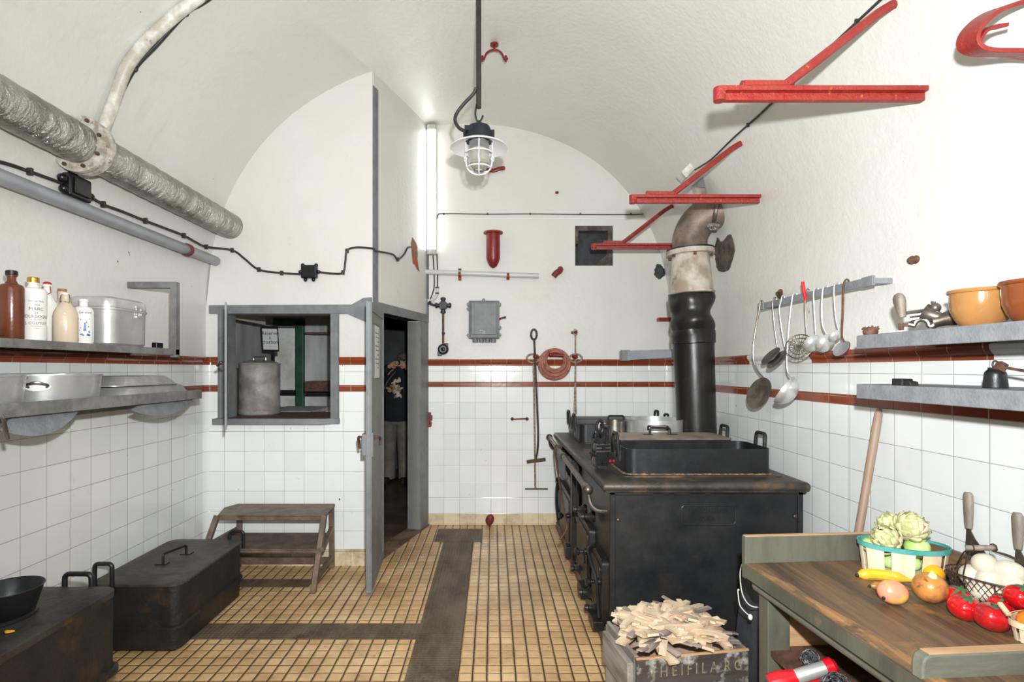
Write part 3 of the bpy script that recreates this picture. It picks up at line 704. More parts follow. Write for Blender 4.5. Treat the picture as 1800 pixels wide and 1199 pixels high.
b = B(); b.box(P(480, 600, 5.42).x-.008, P(480, 600, 5.42).x+.012, 5.41, 5.43, 1.11, 1.9); b.done('post', M['plastic_black'], r)
b = B(); b.box(-2.05, -1.60, 4.9, 5.6, 1.08, 1.11); b.box(-2.05, -1.99, 4.95, 5.01, 0, 1.08); b.box(-1.66, -1.60, 4.95, 5.01, 0, 1.08); b.box(-2.05, -1.99, 5.5, 5.56, 0, 1.08); b.box(-1.66, -1.6, 5.5, 5.56, 0, 1.08)
b.box(-2.25, -2.05, 5.3, 5.5, 1.08, 1.11)
tag(b.done('counter_table', M['storewall']), 'grey storeroom table behind the hatch carrying the sign post', 'table')
for z_, lb in ((1.86, 'upper'), (1.33, 'lower')):
    b = B(); b.box(-2.02, -1.63, 6.0, 6.3, z_, z_+.02)
    if z_ < 1.5: b.box(-2.02, -1.63, 5.99, 6.01, z_-.09, z_)
    tag(b.done('wall_shelf', M['rust']), 'dark storeroom shelf right of the green frame, the %s of two' % lb, 'shelf')
# ================================================================== LEFT WALL
# large galvanised pipe
r = E('ventilation_pipe', (-1.976, 2.7, 2.556), 'wet galvanised ventilation pipe high along the left wall', 'pipe')
PY = .1
b = B(); b.lathe([(0, -2.0), (.095, -2.0)] + [(.095+.0015*math.sin(k*2.1), -2.0+k*.04) for k in range(1, 155)] + [(.095, 4.22), (0, 4.22)], (-1.976, 0, 2.556), (0, 1, 0), 36); b.done('pipe', M['galv'], r)
b = B()
for y0 in (2.655, 2.695): b.lathe([(.094, y0), (.135, y0), (.137, y0+.01), (.135, y0+.032), (.094, y0+.032)], (-1.976, 0, 2.556), (0, 1, 0), 36)
fl = b.done('flange', M['flangem'], r)
for k in range(8):
    a = k*PI/4+.3; c = Vector((-1.976+.116*math.cos(a), 2.648, 2.556+.116*math.sin(a)))
    b = B(); b.lathe([(0, -.012), (.009, -.012), (.009, 0), (0, 0)], c, (0, 1, 0), 6); b.done('bolt', M['rust'], fl)
# white strap pipe up the vault with a black cable
pts = smooth_path([V(152, 232, .075), V(185, 170, .05), V(212, 112, .035), V(250, 66, .03), V(300, 20, .03), V(345, -14, .03), V(400, -50, .03)], 6)
b = B(); b.tube(pts, .03, 12); tag(b.done('conduit', M['whitemetal']), 'white painted pipe arching up the vault from the ventilation pipe', 'pipe')
r = E('hanging_cable', V(220, 120, .02), 'black cable clipped beside the white pipe on the vault', 'cable')
pts = smooth_path([V(170, 228, .02), V(200, 175, .02), V(231, 117, .02), V(270, 75, .02), V(322, 18, .02), V(352, 0, .02), V(410, -40, .02)], 6)
b = B(); b.tube(pts, .011, 10); b.done('cable', M['black'], r)
for (x, y) in ((231, 117), (322, 18)):
    c = V(x, y, .02); b = B(); b.ball(c, .018, (1, .7, 1)); b.done('clip', M['black'], r)
# grey pipe
r = E('water_pipe', (-2.06, 2.5, 2.28), 'thin light grey pipe along the left wall below the cable', 'pipe')
b = B(); b.lathe([(0, -2), (.034, -2), (.034, 4.15), (.03, 4.16), (0, 4.16)], (-2.06, 0, 2.285), (0, 1, 0), 20); b.done('pipe', M['pvc'], r)
b = B(); b.lathe([(.035, 3.74), (.042, 3.74), (.042, 3.775), (.035, 3.775)], (-2.06, 0, 2.285), (0, 1, 0), 20); b.box(-2.16, -2.10, 3.745, 3.77, 2.27, 2.3); b.done('pipe_clamp', M['rustred'], r)
# clipped cable with junction boxes
def cable(name, pts, r_, label, clips=(), par=None, n=5, clipr=2.0, cat='cable'):
    root = E(name, pts[len(pts)//2], label, cat)
    b = B(); b.tube(smooth_path(pts, n), r_, 8); b.done('cable', M['black'], root)
    for c in clips:
        b = B(); b.boxc(c, (r_*3.2, r_*1.6 if c.y > 4.1 else r_*1.8, r_*4.2)); b.done('clip', M['black'], root, bevel=r_*.4)
    return root
L1 = [V(x, y, .02) for x, y in ((-60, 272), (0, 285), (45, 300), (100, 320))]
cable('wall_cable', L1, .008, 'black cable on the left wall running into the large junction box from the left', [V(45, 300, .02)])
cl = [(175, 358), (250, 387), (318, 413), (358, 433)]
L2 = [V(x, y, .02) for x, y in ((148, 342), (175, 358), (210, 371), (250, 387), (290, 402), (318, 413), (340, 425), (358, 433))]
L2 += [P(x, y, YP-.015) for x, y in ((408, 440), (430, 455), (455, 474), (495, 480), (530, 482))]
cable('wall_cable', L2, .008, 'black cable along the left wall from the large to the small junction box', [V(x, y, .02) for x, y in cl]+[P(408, 440, YP-.015), P(455, 474, YP-.015), P(495, 480, YP-.015)])
L3 = [P(x, y, YP-.015) for x, y in ((558, 478), (585, 481), (603, 479), (607, 460), (610, 441), (625, 435), (656, 437))]
L3 += [dw(.02, 0, -.015)+Vector((0, 0, P(0, 440, 4.2).z))]
for x, y, s_ in ((683, 447, .32), (695, 456, .42), (706, 447, .55), (713, 436, .62), (719, 434, .70)):
    q = dw(s_, 0, -.015); q.z = P(x, y, q.y).z; L3.append(q)
cable('wall_cable', L3, .008, 'black cable from the small junction box round the corner to the broken bricks', [L3[2], L3[4], L3[9]])
r = E('junction_box', V(123, 328, .03), 'large black junction box under the ventilation pipe flange', 'junction box')
c = V(123, 328, .035); b = B(); b.boxc(c, (.05, .15, .115)); b.done('box', M['bakelite'], r, bevel=.012)
b = B(); b.boxc(c+Vector((.03, 0, 0)), (.012, .11, .08)); b.done('cover', M['bakelite'], r, bevel=.006)
for (dy, dz) in ((-.095, .02), (-.085, -.03), (.09, -.015), (-.02, .07)):
    b = B(); b.ball(c+Vector((0, dy, dz)), .022, (1, 1, .9), 12, 8); b.done('gland', M['bakelite'], r)
r = E('junction_box', P(544, 477, YP-.03), 'small black junction box on the partition above the hatch', 'junction box')
c = P(544, 478, YP-.03); b = B(); b.boxc(c, (.12, .05, .10)); b.done('box', M['bakelite'], r, bevel=.012)
for (dx, dz) in ((-.068, .0), (.068, 0), (-.03, -.058), (.03, -.058), (-.05, .05), (.05, .05)):
    b = B(); b.ball(c+Vector((dx, 0, dz)), .015, (1, 1, 1), 10, 7); b.done('gland', M['bakelite'], r)

# upper shelf with hanger frame
r = E('wall_shelf', (-2.0, 2.4, 1.565), 'grey shelf on the left wall carrying bottles, the upper of two', 'shelf', )
b = B(); b.prism([(-2.158, 1.574), (-2.148, 1.574), (-2.148, 1.588), (-1.882, 1.588), (-1.882, 1.563), (-1.87, 1.563), (-1.87, 1.60), (-2.158, 1.60)], 'XZ', .6, 3.33); b.done('board', M['shelf_l'], r, bevel=.003)
b = B(); b.prism([(-2.158, 1.997), (-1.87, 1.997), (-1.87, 1.55), (-1.905, 1.55), (-1.905, 1.96), (-2.158, 1.96)], 'XZ', 3.292, 3.334); b.done('hanger_frame', M['shelf_l'], r, bevel=.002)
b = B(); b.prism([(-2.158, 1.997), (-1.87, 1.997), (-1.87, 1.55), (-1.905, 1.55), (-1.905, 1.96), (-2.158, 1.96)], 'XZ', 1.2, 1.24); b.done('hanger_frame', M['shelf_l'], r, bevel=.002)
# lower shelf
r = E('wall_shelf', (-2.0, 2.4, 1.30), 'grey lipped shelf on the left wall carrying pans and trays, the lower of two', 'shelf')
b = B(); b.prism([(-2.158, 1.30), (-1.788, 1.30), (-1.788, 1.354), (-1.80, 1.354), (-1.80, 1.312), (-2.158, 1.312)], 'XZ', .6, 3.43); b.done('board', M['shelf_l'], r, bevel=.002)
b = B(); b.box(-2.158, -2.13, .6, 3.35, 1.245, 1.27); b.box(-2.03, -2.0, .6, 3.35, 1.262, 1.285); b.done('under_rail', M['shelf_l'], r, bevel=.002)
for y0 in (1.3,):
    b = B(); b.prism([(-2.158, 1.16), (-2.158, 1.30), (-1.80, 1.30)], 'XZ', y0, y0+.01); b.done('bracket', M['shelf_l'], r)
# curved grey plates hanging below the lip
for (y0, z0, y1, z1, sag) in ((2.05, 1.255, 2.47, 1.300, .058), (2.80, 1.275, 3.41, 1.300, .062)):
    n = 24; pts = []
    for i in range(n+1):
        t = i/n; pts.append((y0+(y1-y0)*t, z0+(z1-z0)*t-sag*4*t*(1-t)))
    for i in range(n, -1, -1):
        t = i/n; pts.append((y0+(y1-y0)*t, max(z0+(z1-z0)*t-sag*4*t*(1-t)+.0005, z0+(z1-z0)*t+(1.296-(z0+(z1-z0)*t))*min(1, 6*t, 6*(1-t)+.0))))
    b = B(); b.loft([[(-1.835+(1.30-z)*.35+o_, y, z) for y, z in pts] for o_ in (0, .006)]); b.done('curved_plate', M['shelf'], r)
b = B(); p0 = P(4, 733, 2.03); p1 = P(14, 772, 2.06); b.tube(smooth_path([p0+Vector((-.03, 0, .03)), p0, (p0+p1)/2+Vector((0, 0, .004)), p1], 4), .007, 8)
tag(b.done('pan_handle', M['steel']), 'bent steel handle hanging below the near end of the lower left shelf', 'handle')

# bottles
def bottle(x, Y, X, r_, prof, mat, label, zt, name='bottle'):
    root = E(name, (X, Y, 1.60), label, 'bottle', 'stoneware bottles on the upper left shelf')
    b = B(); b.lathe([(0, 0), (r_*.93, 0), (r_, .008)] + prof, (X, Y, 1.60), n=36); body = b.done('body', mat, root)
    return root, body
def sh_prof(r_, hs, neck, ht, rd=.02):
    out = [(r_, hs-rd)]
    for i in range(1, 7):
        a = i*PI/12; out.append((r_-rd+rd*math.cos(a), hs-rd+rd*math.sin(a)))
    out += [(neck+.006, hs+.004), (neck, hs+.014), (neck, ht-.014), (neck+.004, ht-.012), (neck+.004, ht), (neck-.004, ht), (0, ht)]
    return out
rt, bd = bottle(0, 2.26, -1.95, .042, sh_prof(.042, .225, .015, .268), M['brownbottle'], 'tall brown stoneware bottle at the near end of the upper left shelf', 0)
b = B(); b.lathe([(.017, .258), (.021, .262), (.021, .277), (.016, .28), (0, .28)], (-1.95, 2.26, 1.6), n=20); b.done('stopper', M['plastic_black'], rt)
rt, bd = bottle(0, 2.375, -1.957, .0475, sh_prof(.0475, .224, .017, .256, .014), M['whitegl'], 'white stoneware bottle printed with Marc de Bourgogne and a gold cap', 0)
b = B(); b.lathe([(.019, .246), (.022, .248), (.022, .268), (.018, .271), (0, .271)], (-1.957, 2.375, 1.6), n=24); b.done('cap', M['gold'], rt)
b = B()
def onbot(cx, cy, r_, a0, z): return lambda v: Vector((cx+(r_+.0004+v.z*.3)*math.sin(a0+v.x/r_), cy-(r_+.0004+v.z*.3)*math.cos(a0+v.x/r_), z+v.y))
A0 = .92
for t_, z, sz, wd in (('Domaine Martin', 1.766, .010, .85), ('Vieux', 1.751, .011, 1), ('MARC', 1.733, .020, .95), ('DE', 1.717, .009, 1), ('BOURGOGNE', 1.701, .019, .8), ('Mis en bouteille', 1.688, .006, 1), ('J. COUTOT', 1.673, .016, .95), ('Négociant Eleveur', 1.661, .005, 1), ('France', 1.652, .006, 1)):
    text_to(b, t_, sz, onbot(-1.957, 2.375, .0475, A0, z), .0003, wd)
b.done('lettering', M['ink'], bd)
rt, bd = bottle(0, 2.56, -2.045, .042, [(.042, .15), (.038, .18), (.024, .205), (.015, .225), (.014, .255), (.018, .258), (.018, .268), (0, .268)], M['whitegl'], 'white bottle with a red rubber stopper behind the printed one', 0)
b = B(); b.ball((-2.045, 2.56, 1.872), .017, (1, 1, .6)); b.tube([(-2.062, 2.555, 1.86), (-2.066, 2.55, 1.83), (-2.05, 2.53, 1.815)], .002, 6); b.tube([(-2.028, 2.555, 1.86), (-2.02, 2.55, 1.83), (-2.03, 2.53, 1.815)], .002, 6); b.done('swing_stopper', M['redrub'], rt)
rt, bd = bottle(0, 2.655, -2.05, .040, [(.040, .14), (.039, .165), (.03, .19), (.019, .205), (.017, .215), (.017, .25), (0, .25)], M['cream'], 'tall cream bottle with a cork behind the short swing top bottle', 0)
b = B(); b.lathe([(.0155, .244), (.018, .25), (.018, .262), (0, .263)], (-2.05, 2.655, 1.6), n=18); b.done('cork', M['cork'], rt)
rt, bd = bottle(0, 2.505, -1.918, .048, [(.048, .115), (.045, .135), (.036, .155), (.024, .168), (.0165, .185), (.014, .205), (.013, .212), (0, .212)], M['cream'], 'short cream bottle with a wire swing top at the front of the shelf', 0)
b = B(); b.lathe([(.010, .212), (.013, .214), (.012, .222), (0, .223)], (-1.918, 2.505, 1.6), n=16); b.done('swing_stopper', M['whitegl'], rt)
b = B()
for s_ in (-1, 1): b.tube([(-1.918+s_*.006, 2.505, 1.822), (-1.918+s_*.02, 2.502, 1.81), (-1.918+s_*.022, 2.50, 1.79), (-1.918+s_*.019, 2.498, 1.775), (-1.918+s_*.008, 2.487, 1.783)], .0016, 6)
b.tube([(-1.918+.0175*math.cos(a), 2.505+.0175*math.sin(a), 1.78) for a in [k*PI/8 for k in range(16)]], .0016, 6, closed=True); b.done('wire_bail', M['steeld'], rt)
rt, bd = bottle(0, 2.66, -1.952, .040, [(.040, .155), (.038, .166), (.03, .175), (.022, .178), (.017, .181), (.017, .2), (.02, .203), (.02, .212), (.012, .214), (0, .214)], M['whitegl'], 'white stoneware bottle with a blue windmill drawing beside the metal box', 0)
b = B(); f_ = onbot(-1.952, 2.66, .040, .75, 1.6)
def on6(x, z): return f_(Vector((x, z, 0)))
for q in ([(-.028, .055), (.02, .05), (.022, .06), (.0, .068), (-.02, .064)], [(-.006, .06), (.006, .06), (.004, .10), (-.004, .10)], [(-.018, .075), (-.016, .07), (.02, .118), (.018, .122)], [(-.016, .118), (-.018, .112), (.014, .078), (.018, .082)],
          [(.006, .04), (.02, .036), (.024, .044), (.01, .05)], [(-.02, .042), (-.004, .036), (-.002, .042), (-.014, .05)], [(.004, .1), (.01, .096), (.008, .11)]):
    b.loft([[on6(*p) for p in q], [on6(*p)+Vector((.0004, -.0004, 0)) for p in q]])
b.done('windmill_drawing', M['inkblue'], bd)
b = B(); text_to(b, 'Genièvre', .016, onbot(-1.952, 2.66, .040, .85, 1.748), .0003, .9); b.done('lettering', M['ink'], bd)

# aluminium box
r = E('metal_food_box', (-1.995, 2.92, 1.60), 'large rounded aluminium food box with a domed lid on the upper left shelf', 'food box')
def bx(g): return rrect(.24+2*g, .31+2*g, .06+g, 6, -1.995, 2.895)
b = B(); b.loft([[(p[0], p[1], z) for p in bx(g)] for g, z in ((-.01, 1.60), (0, 1.61), (.002, 1.775), (.010, 1.777), (.010, 1.787), (0, 1.787))]); b.done('body', M['alu'], r)
b = B(); b.loft([[(p[0], p[1], z) for p in bx(g)] for g, z in ((.0, 1.788), (.005, 1.789), (.005, 1.815), (-.002, 1.832), (-.02, 1.842), (-.05, 1.846))]); lid = b.done('lid', M['alu'], r)
for yy in (2.93, 2.965):
    b = B(); b.bar((-1.868, yy, 1.762), (-1.868, yy, 1.80), .004, .006, (0, 1, 0)); b.done('catch', M['steel'], lid)
b = B(); b.box(-1.875, -1.865, 2.92, 2.975, 1.80, 1.812); b.box(-1.876, -1.866, 2.925, 2.97, 1.75, 1.758); b.done('hinge', M['alud'], r)
b = B(); b.box(-1.94, -1.91, 3.17, 3.235, 1.60, 1.632); tag(b.done('small_black_box', M['bakelite'], bevel=.004), 'small black box near the far end of the upper left shelf', 'box')
# pans on the lower shelf
def opan(y, lb, ear=True):
    r = E('oval_pan', (-1.972, y, 1.312), lb, 'pan', 'oval aluminium pans on the lower left shelf')
    b = B(); b.pan(lambda g: oval(.155+g, .19+g, 48, -1.972, y), 1.313, 1.452, .003, .015, .004, .005); b.done('body', M['alu'], r)
    for s_ in (-1, 1):
        th_ = math.radians(-62 if s_ < 0 else 118); a_, b_ = .167, .202
        c = Vector((-1.972+a_*math.cos(th_), y+b_*math.sin(th_), 1.405)); tg = Vector((-a_*math.sin(th_), b_*math.cos(th_), 0)).normalized()
        nn = Vector((b_*math.cos(th_), a_*math.sin(th_), 0)).normalized(); c = c+nn*.004
        b = B(); b.loft([[c+tg*x+Vector((0, 0, z))+nn*o_ for x, z in oval(.045, .017, 20)] for o_ in (-.002, .003)]); ear_ = b.done('ear_plate', M['alud'], r)
        b = B(); b.tube(smooth_path([c+tg*.03+nn*.003, c+tg*.035+nn*.035+Vector((0, 0, .01)), c+nn*.05+Vector((0, 0, .02)), c-tg*.035+nn*.035+Vector((0, 0, .01)), c-tg*.03+nn*.003], 5), .005, 8); b.done('handle', M['steel'], ear_)
    return r
opan(2.50, 'large oval aluminium pan with a riveted ear on the lower left shelf')
opan(2.072, 'aluminium pan cut by the left edge of the view on the lower left shelf')
for k, (z0, z1, y0, y1, x1) in enumerate(((1.313, 1.392, 2.74, 3.40, -1.815), (1.394, 1.445, 2.73, 3.27, -1.835))):
    cx, cy = (-2.13+x1)/2, (y0+y1)/2
    b = B(); b.loft([[(p[0], p[1], z) for p in rrect(x1+2.13-2*g, y1-y0-2*g*2, .05, 6, cx, cy)] for g, z in ((-.004, z0), (-.004, z0+.004), (.0, z0+.005), (.028, z1-.004), (.036, z1))])
    tag(b.done('baking_tray', M['alud'], bevel=0), ('lower of two stacked upside-down aluminium trays on the left shelf' if k == 0 else 'upper of two stacked upside-down aluminium trays on the left shelf'), 'tray', 'stacked aluminium trays on the lower left shelf')

# ------------------------------------------------------------------ black vessels on the floor, left
r = E('roasting_pan', (-1.875, 3.28, 0), 'long black iron roasting pan with a handled lid on the floor before the hatch', 'pan')
cx, cy, wx, wy = -1.872, 3.285, .47, .76
def R_(g, z): return [(p[0], p[1], z) for p in rrect(wx+2*g, wy+2*g, .06+g, 6, cx, cy)]
b = B(); b.loft([R_(-.02, 0), R_(-.006, .012), R_(0, .12), R_(.014, .125), R_(.014, .135), R_(0, .14), R_(0, .345)]); b.done('body', M['soot'], r)
b = B(); b.loft([R_(.004, .345), R_(.008, .347), R_(.008, .358), R_(.002, .362), R_(-.05, .364)]); lid = b.done('lid', M['lidl'], r)
b = B(); b.tube(loop_pts((cx, cy, .362), .17, .055, (0, 0, 1), (.25, .97, 0)), .007, 8); b.boxc((cx-.022, cy-.088, .366), (.06, .05, .006)); b.boxc((cx+.022, cy+.088, .366), (.06, .05, .006)); b.done('lid_handle', M['iron'], lid)
for (x_, y_, sd) in ((-2.02, cy-wy/2-.012, (1, 0, 0)), (-1.69, cy+wy/2+.014, (1, 0, 0))):
    b = B(); b.tube(loop_pts((x_, y_, .30), .09, .17 if y_ < cy else .11, (0, 0, 1), sd, .02), .011, 10); b.done('handle', M['iron'], r)

r = E('iron_chest', (-1.86, 1.75, 0), 'big sooty black iron chest in the near left corner of the floor', 'chest')
cx, cy, wx, wy = -1.868, 1.62, .53, 1.53
def R_(g, z): return [(p[0], p[1], z) for p in rrect(wx+2*g, wy+2*g, .045+g, 6, cx, cy)]
b = B(); b.loft([R_(-.03, 0), R_(-.03, .19), R_(.012, .195), R_(.02, .20), R_(.02, .222), R_(.004, .226), R_(0, .24), R_(.0, .52)]); b.done('body', M['soot'], r)
b = B(); b.loft([R_(.004, .52), R_(.005, .545), R_(-.006, .552), R_(-.05, .553)]); lid = b.done('lid', M['soottop'], r)
b = B(); b.tube(loop_pts((-1.785, cy+wy/2+.016, .49), .115, .108, (0, 0, 1), (1, 0, 0), .02), .011, 10); b.done('handle', M['iron'], r)
b = B(); b.lathe([(.12, 0), (.13, .004), (.13, .008), (.12, .012)], (-1.86, 2.08, .553), n=40); b.done('lid_ring', M['soot'], lid)
b = B(); b.lathe([(0, 0), (.074, 0), (.078, .006), (.106, .103), (.110, .105), (.108, .109), (.103, .105), (.072, .012), (0, .01)], (-1.822, 2.10, .5535), n=40)
tag(b.done('small_pan', M['ironb']), 'small black round pan standing on the iron chest', 'pan')
b = B(); b.ball((-1.70, 1.96, .5575), .012, (1.4, .8, .35), fn=lambda d, t, p: 1+.15*math.sin(3*p)); tag(b.done('orange_leaf', M['lemon']), 'small orange scrap lying on the iron chest', 'scrap')

# ------------------------------------------------------------------ step bench
r = E('step_bench', (-1.54, 3.95, 0), 'brown metal step bench with two plates against the partition', 'bench')
b = B(); zt = .476
b.prism([(-1.895, 3.84), (-1.155, 3.84), (-1.165, 4.12), (-1.18, 4.165), (-1.90, 4.165), (-1.95, 4.05)], 'XY', zt-.012, zt); b.box(-1.91, -1.155, 3.83, 3.84, zt-.035, zt-.012); b.done('seat', M['brownm'], r, bevel=.003)
b = B(); b.prism([(-1.96, 3.74), (-1.16, 3.74), (-1.20, 4.13), (-1.90, 4.13)], 'XY', .262, .27); b.box(-1.95, -1.16, 3.74, 3.75, .245, .262); b.done('lower_shelf', M['brownm'], r, bevel=.003)
for (a_, c_) in (((-1.16, 3.845, .47), (-1.185, 3.68, 0)), ((-1.90, 3.845, .47), (-2.0, 3.68, 0)), ((-1.20, 4.15, .47), (-1.20, 4.165, 0)), ((-1.88, 4.15, .47), (-1.90, 4.165, 0))):
    b = B(); b.bar(a_, c_, .035, .035, (0, 1, 0)); b.done('leg', M['brownm'], r, bevel=.003)
b = B(); b.bar((-1.148, 3.75, .265), (-1.20, 4.16, .30), .03, .03); b.bar((-1.178, 3.70, .08), (-1.20, 4.16, .08), .03, .03); b.bar((-1.97, 3.75, .265), (-1.9, 4.16, .29), .03, .03)
b.bar((-1.9, 4.165, .05), (-1.2, 4.165, .05), .02, .05); b.done('stretcher', M['brownm'], r, bevel=.003)
# ================================================================== BACK WALL
# upright tube light
r = E('tube_light', P(759, 447, YB-.04), 'upright lit fluorescent tube light in the back left corner', 'light')
x0, x1 = P(750, 0, 5.26).x+.006, P(767, 0, 5.26).x; zt, zb = P(0, 220, 5.24).z, P(0, 447, 5.24).z
b = B(); b.box(x0, x1, YB-.03, YB, zb, zt); b.done('housing', M['whitemetal'], r, bevel=.004)
b = B(); b.prism(rrect(x1-x0-.006, .05, .02, 5, (x0+x1)/2, YB-.05), 'XY', zb+.045, zt-.045); b.done('lit_diffuser', M['tube'], r)
for za, zc in ((zb, zb+.045), (zt-.045, zt)):
    b = B(); b.prism(rrect(x1-x0, .055, .018, 5, (x0+x1)/2, YB-.052), 'XY', za, zc); b.done('end_cap', M['whitemetal'], r)
r = E('conduit_bundle', P(765, 540, YB-.02), 'pale conduits and wires dropping from the tube light to the door wall', 'conduit')
Pb = lambda x, y, o=.015: P(x, y, YB-o)
b = B(); b.tube(smooth_path([Pb(761, 446), Pb(763, 480), Pb(763, 505), Pb(758, 522), Pb(752, 530)], 5), .0055, 8); b.tube(smooth_path([Pb(768, 446), Pb(769, 480), Pb(769, 507)], 5), .0055, 8); b.done('wire', M['black'], r)
b = B(); b.tube(smooth_path([Pb(769, 505), Pb(768, 518), Pb(762, 526), Pb(750, 530, .03), Pb(744, 533, .06)], 6), .014, 10); b.tube(smooth_path([Pb(764, 534, .02), Pb(755, 528, .02), Pb(746, 527, .05)], 6), .012, 10); b.done('pipe_bend', M['pvcw'], r)
for y_ in (507, 517):
    b = B(); b.lathe([(.014, 0), (.017, 0), (.017, .014), (.014, .014)], Pb(768.5, y_), n=12); b.done('clip', M['black'], r)
# broken brick patch on the slanting wall
b = B(); pts = []
for x, y, s_ in ((724, 417, .76), (733, 427, .84), (738, 433, .87), (738, 447, .88), (737, 455, .875), (739, 470, .90), (741, 478, .93), (733, 473, .86), (728, 466, .82), (722, 463, .77), (720, 445, .745), (718, 428, .73)):
    q = dw(s_, 0, -.003); t_ = -.003; q.z = P(x, y, q.y).z; pts.append(q)
b.loft([pts, [p+dn*.02 for p in pts]]); tag(b.done('broken_brick_patch', M['holebrick'], origin='world'), 'patch of broken plaster showing red bricks beside the tube light', 'brick patch')
# grey horizontal pipe with clamps
r = E('water_pipe', P(840, 482, YB-.05), 'pale grey pipe running across the back wall below the tube light', 'pipe')
b = B(); b.tube([P(737, 477.5, 5.26), P(947, 485, 5.26)], .024, 16); b.done('pipe', M['pvcw'], r)
for x_, hh, mm in ((808, .055, 'rustred'), (893, .035, 'red')):
    c = P(x_, 479.5+(x_-737)*.034, 5.26); b = B(); b.lathe([(.025, -.012), (.03, -.012), (.03, .012), (.025, .012)], c, (1, 0, 0), 16); b.box(c.x-.014, c.x+.014, 5.27, YB, c.z-hh, c.z+hh); b.done('pipe_clamp', M[mm], r)
# thin cable across
r = E('thin_cable', P(950, 376, YB), 'thin dark cable clipped straight across the back wall', 'cable')
pts = smooth_path([Pb(768, 384, .006), Pb(770, 378, .006), Pb(780, 375.5, .006), Pb(857, 376.5, .006), Pb(932, 376, .006), Pb(1020, 377, .006), Pb(1109, 377, .006), Pb(1135, 376, .006)], 5)
b = B(); b.tube(pts, .0045, 6); b.done('cable', M['black'], r)
for x_ in (780, 857, 932, 1020, 1109):
    b = B(); b.boxc(Pb(x_, 376, .006), (.014, .012, .016)); b.done('clip', M['black'], r)
# red test-tube shaped holder
r = E('red_holder', P(867, 440, YB), 'red tube shaped holder with a round bottom on the back wall', 'holder')
b = B(); c = P(867, 471, 5.22); h = 62/185
b.lathe([(0, 0), (.015, .004), (.035, .02), (.052, .05), (.064, .09), (.064, h-.01)], (c.x, 5.225, c.z), n=28); b.lathe([(.064, h-.01), (.055, h-.01), (.055, h)], (c.x, 5.225, c.z), n=28); b.done('cup', M['darkred'], r)
b = B(); b.lathe([(.05, h-.012), (.09, h-.012), (.092, h-.004), (.09, h+.002), (.05, h+.002)], (c.x, 5.225, c.z), n=28); b.done('rim', M['red'], r)
# small red relics
b = B(); b.boxc(Pb(979, 338.5, .012), (.03, .025, .02)); tag(b.done('iron_stub', M['rustred'], bevel=.004), 'tiny square red stub high on the back wall', 'stub')
b = B(); b.tube(smooth_path([Pb(985, 473, .0), Pb(984, 476, .05), Pb(978, 480, .06), Pb(973, 486, .055)], 5), .028, 12); tag(b.done('pipe_stub', M['rustred']), 'short bent red pipe stub left of the square hole', 'stub')
b = B(); b.tube(smooth_path([Pb(887, 295, .02), Pb(876, 297, .03), Pb(866, 300, .03), Pb(850, 297, .06)], 5), .012, 8, flat=1.6); b.ball(Pb(884, 295.5, .03), .022, (1, .6, .9)); tag(b.done('iron_strap', M['darkred']), 'dark red iron strap on the back wall behind the hanging lamp', 'strap')
b = B(); b.boxc(Pb(1172, 562, .04), (.17, .08, .035)); tag(b.done('iron_stub', M['darkred'], bevel=.004), 'dark red bar stub beside the stovepipe', 'stub')
b = B(); b.ball(Pb(1159, 478, 0), .05, (1, .35, 1.35), 24, 16, fn=lambda d, t, p: 1+.35*noise.noise(d*2.6)); tag(b.done('broken_hole', M['concrete']), 'small dark broken hole left of the stovepipe', 'hole')
b = B(); b.ball((P(861, 918, 5.24).x, 5.24, .065), .04, (1, 1, 1.35), rot=(.2, .3, 0)); tag(b.done('iron_bung', M['rustred']), 'rusty red iron bung on the floor against the back wall', 'bung')
# broken masonry and slab in the square hole
b = B(); fr = [(hx0, hz0), (hx1-.06, hz0), (hx1, hz0+.09), (hx1, hz1), (hx0, hz1)]
b.box(hx0, hx0+.035, YB+.005, YB+.1, hz1-.17, hz1); b.box(hx0, hx1, YB+.004, YB+.1, hz1-.045, hz1); b.prism([(hx1-.17, hz0), (hx1, hz0), (hx1, hz0+.24), (hx1-.03, hz0+.22), (hx1-.06, hz0+.1), (hx1-.13, hz0+.05)], 'XZ', YB+.01, YB+.1); b.box(hx1-.045, hx1, YB+.006, YB+.1, hz0+.1, hz1)
tag(b.done('hole_masonry', M['hole'], bevel=.008), 'broken masonry edge of the square hole in the back wall', 'masonry')
# fuse box
r = E('fuse_box', P(850, 598, YB), 'grey cast metal fuse box with scalloped lugs on the back wall', 'fuse box')
X0, X1, Z0, Z1 = P(826, 0, 5.25).x, P(876, 0, 5.25).x, P(0, 595, 5.25).z, P(0, 530, 5.25).z
b = B(); b.box(X0, X1, YB-.09, YB, Z0, Z1); body = b.done('case', M['greypaint'], r, bevel=.012)
b = B(); b.box(X0+.018, X1-.018, YB-.105, YB-.09, Z0+.03, Z1-.015); b.done('cover', M['greypaint'], r, bevel=.01)
b = B(); b.box(X0-.01, X1+.01, YB-.07, YB-.045, Z0-.005, Z1+.006); b.done('flange', M['greypaint'], body, bevel=.006)
for (x_, z_) in ((X0-.012, Z1-.03), (X1+.012, Z1-.03), (X0-.012, Z0+.03), (X1+.012, Z0+.03), (X0-.012, Z1-.07), (X1+.014, Z0+.1), (X0+.13, Z1+.01)):
    b = B(); b.lathe([(0, -.02), (.017, -.02), (.017, .02), (0, .02)], (x_, YB-.055, z_), (0, 1, 0), 12); b.done('lug', M['greypaint'], r)
for k in range(4):
    b = B(); b.lathe([(0, 0), (.026, .0), (.026, .03), (.018, .05), (0, .05)], (X0+.05+k*.057, YB-.05, Z0+.012-.05), n=14); b.done('cable_gland', M['greypaint'], r)
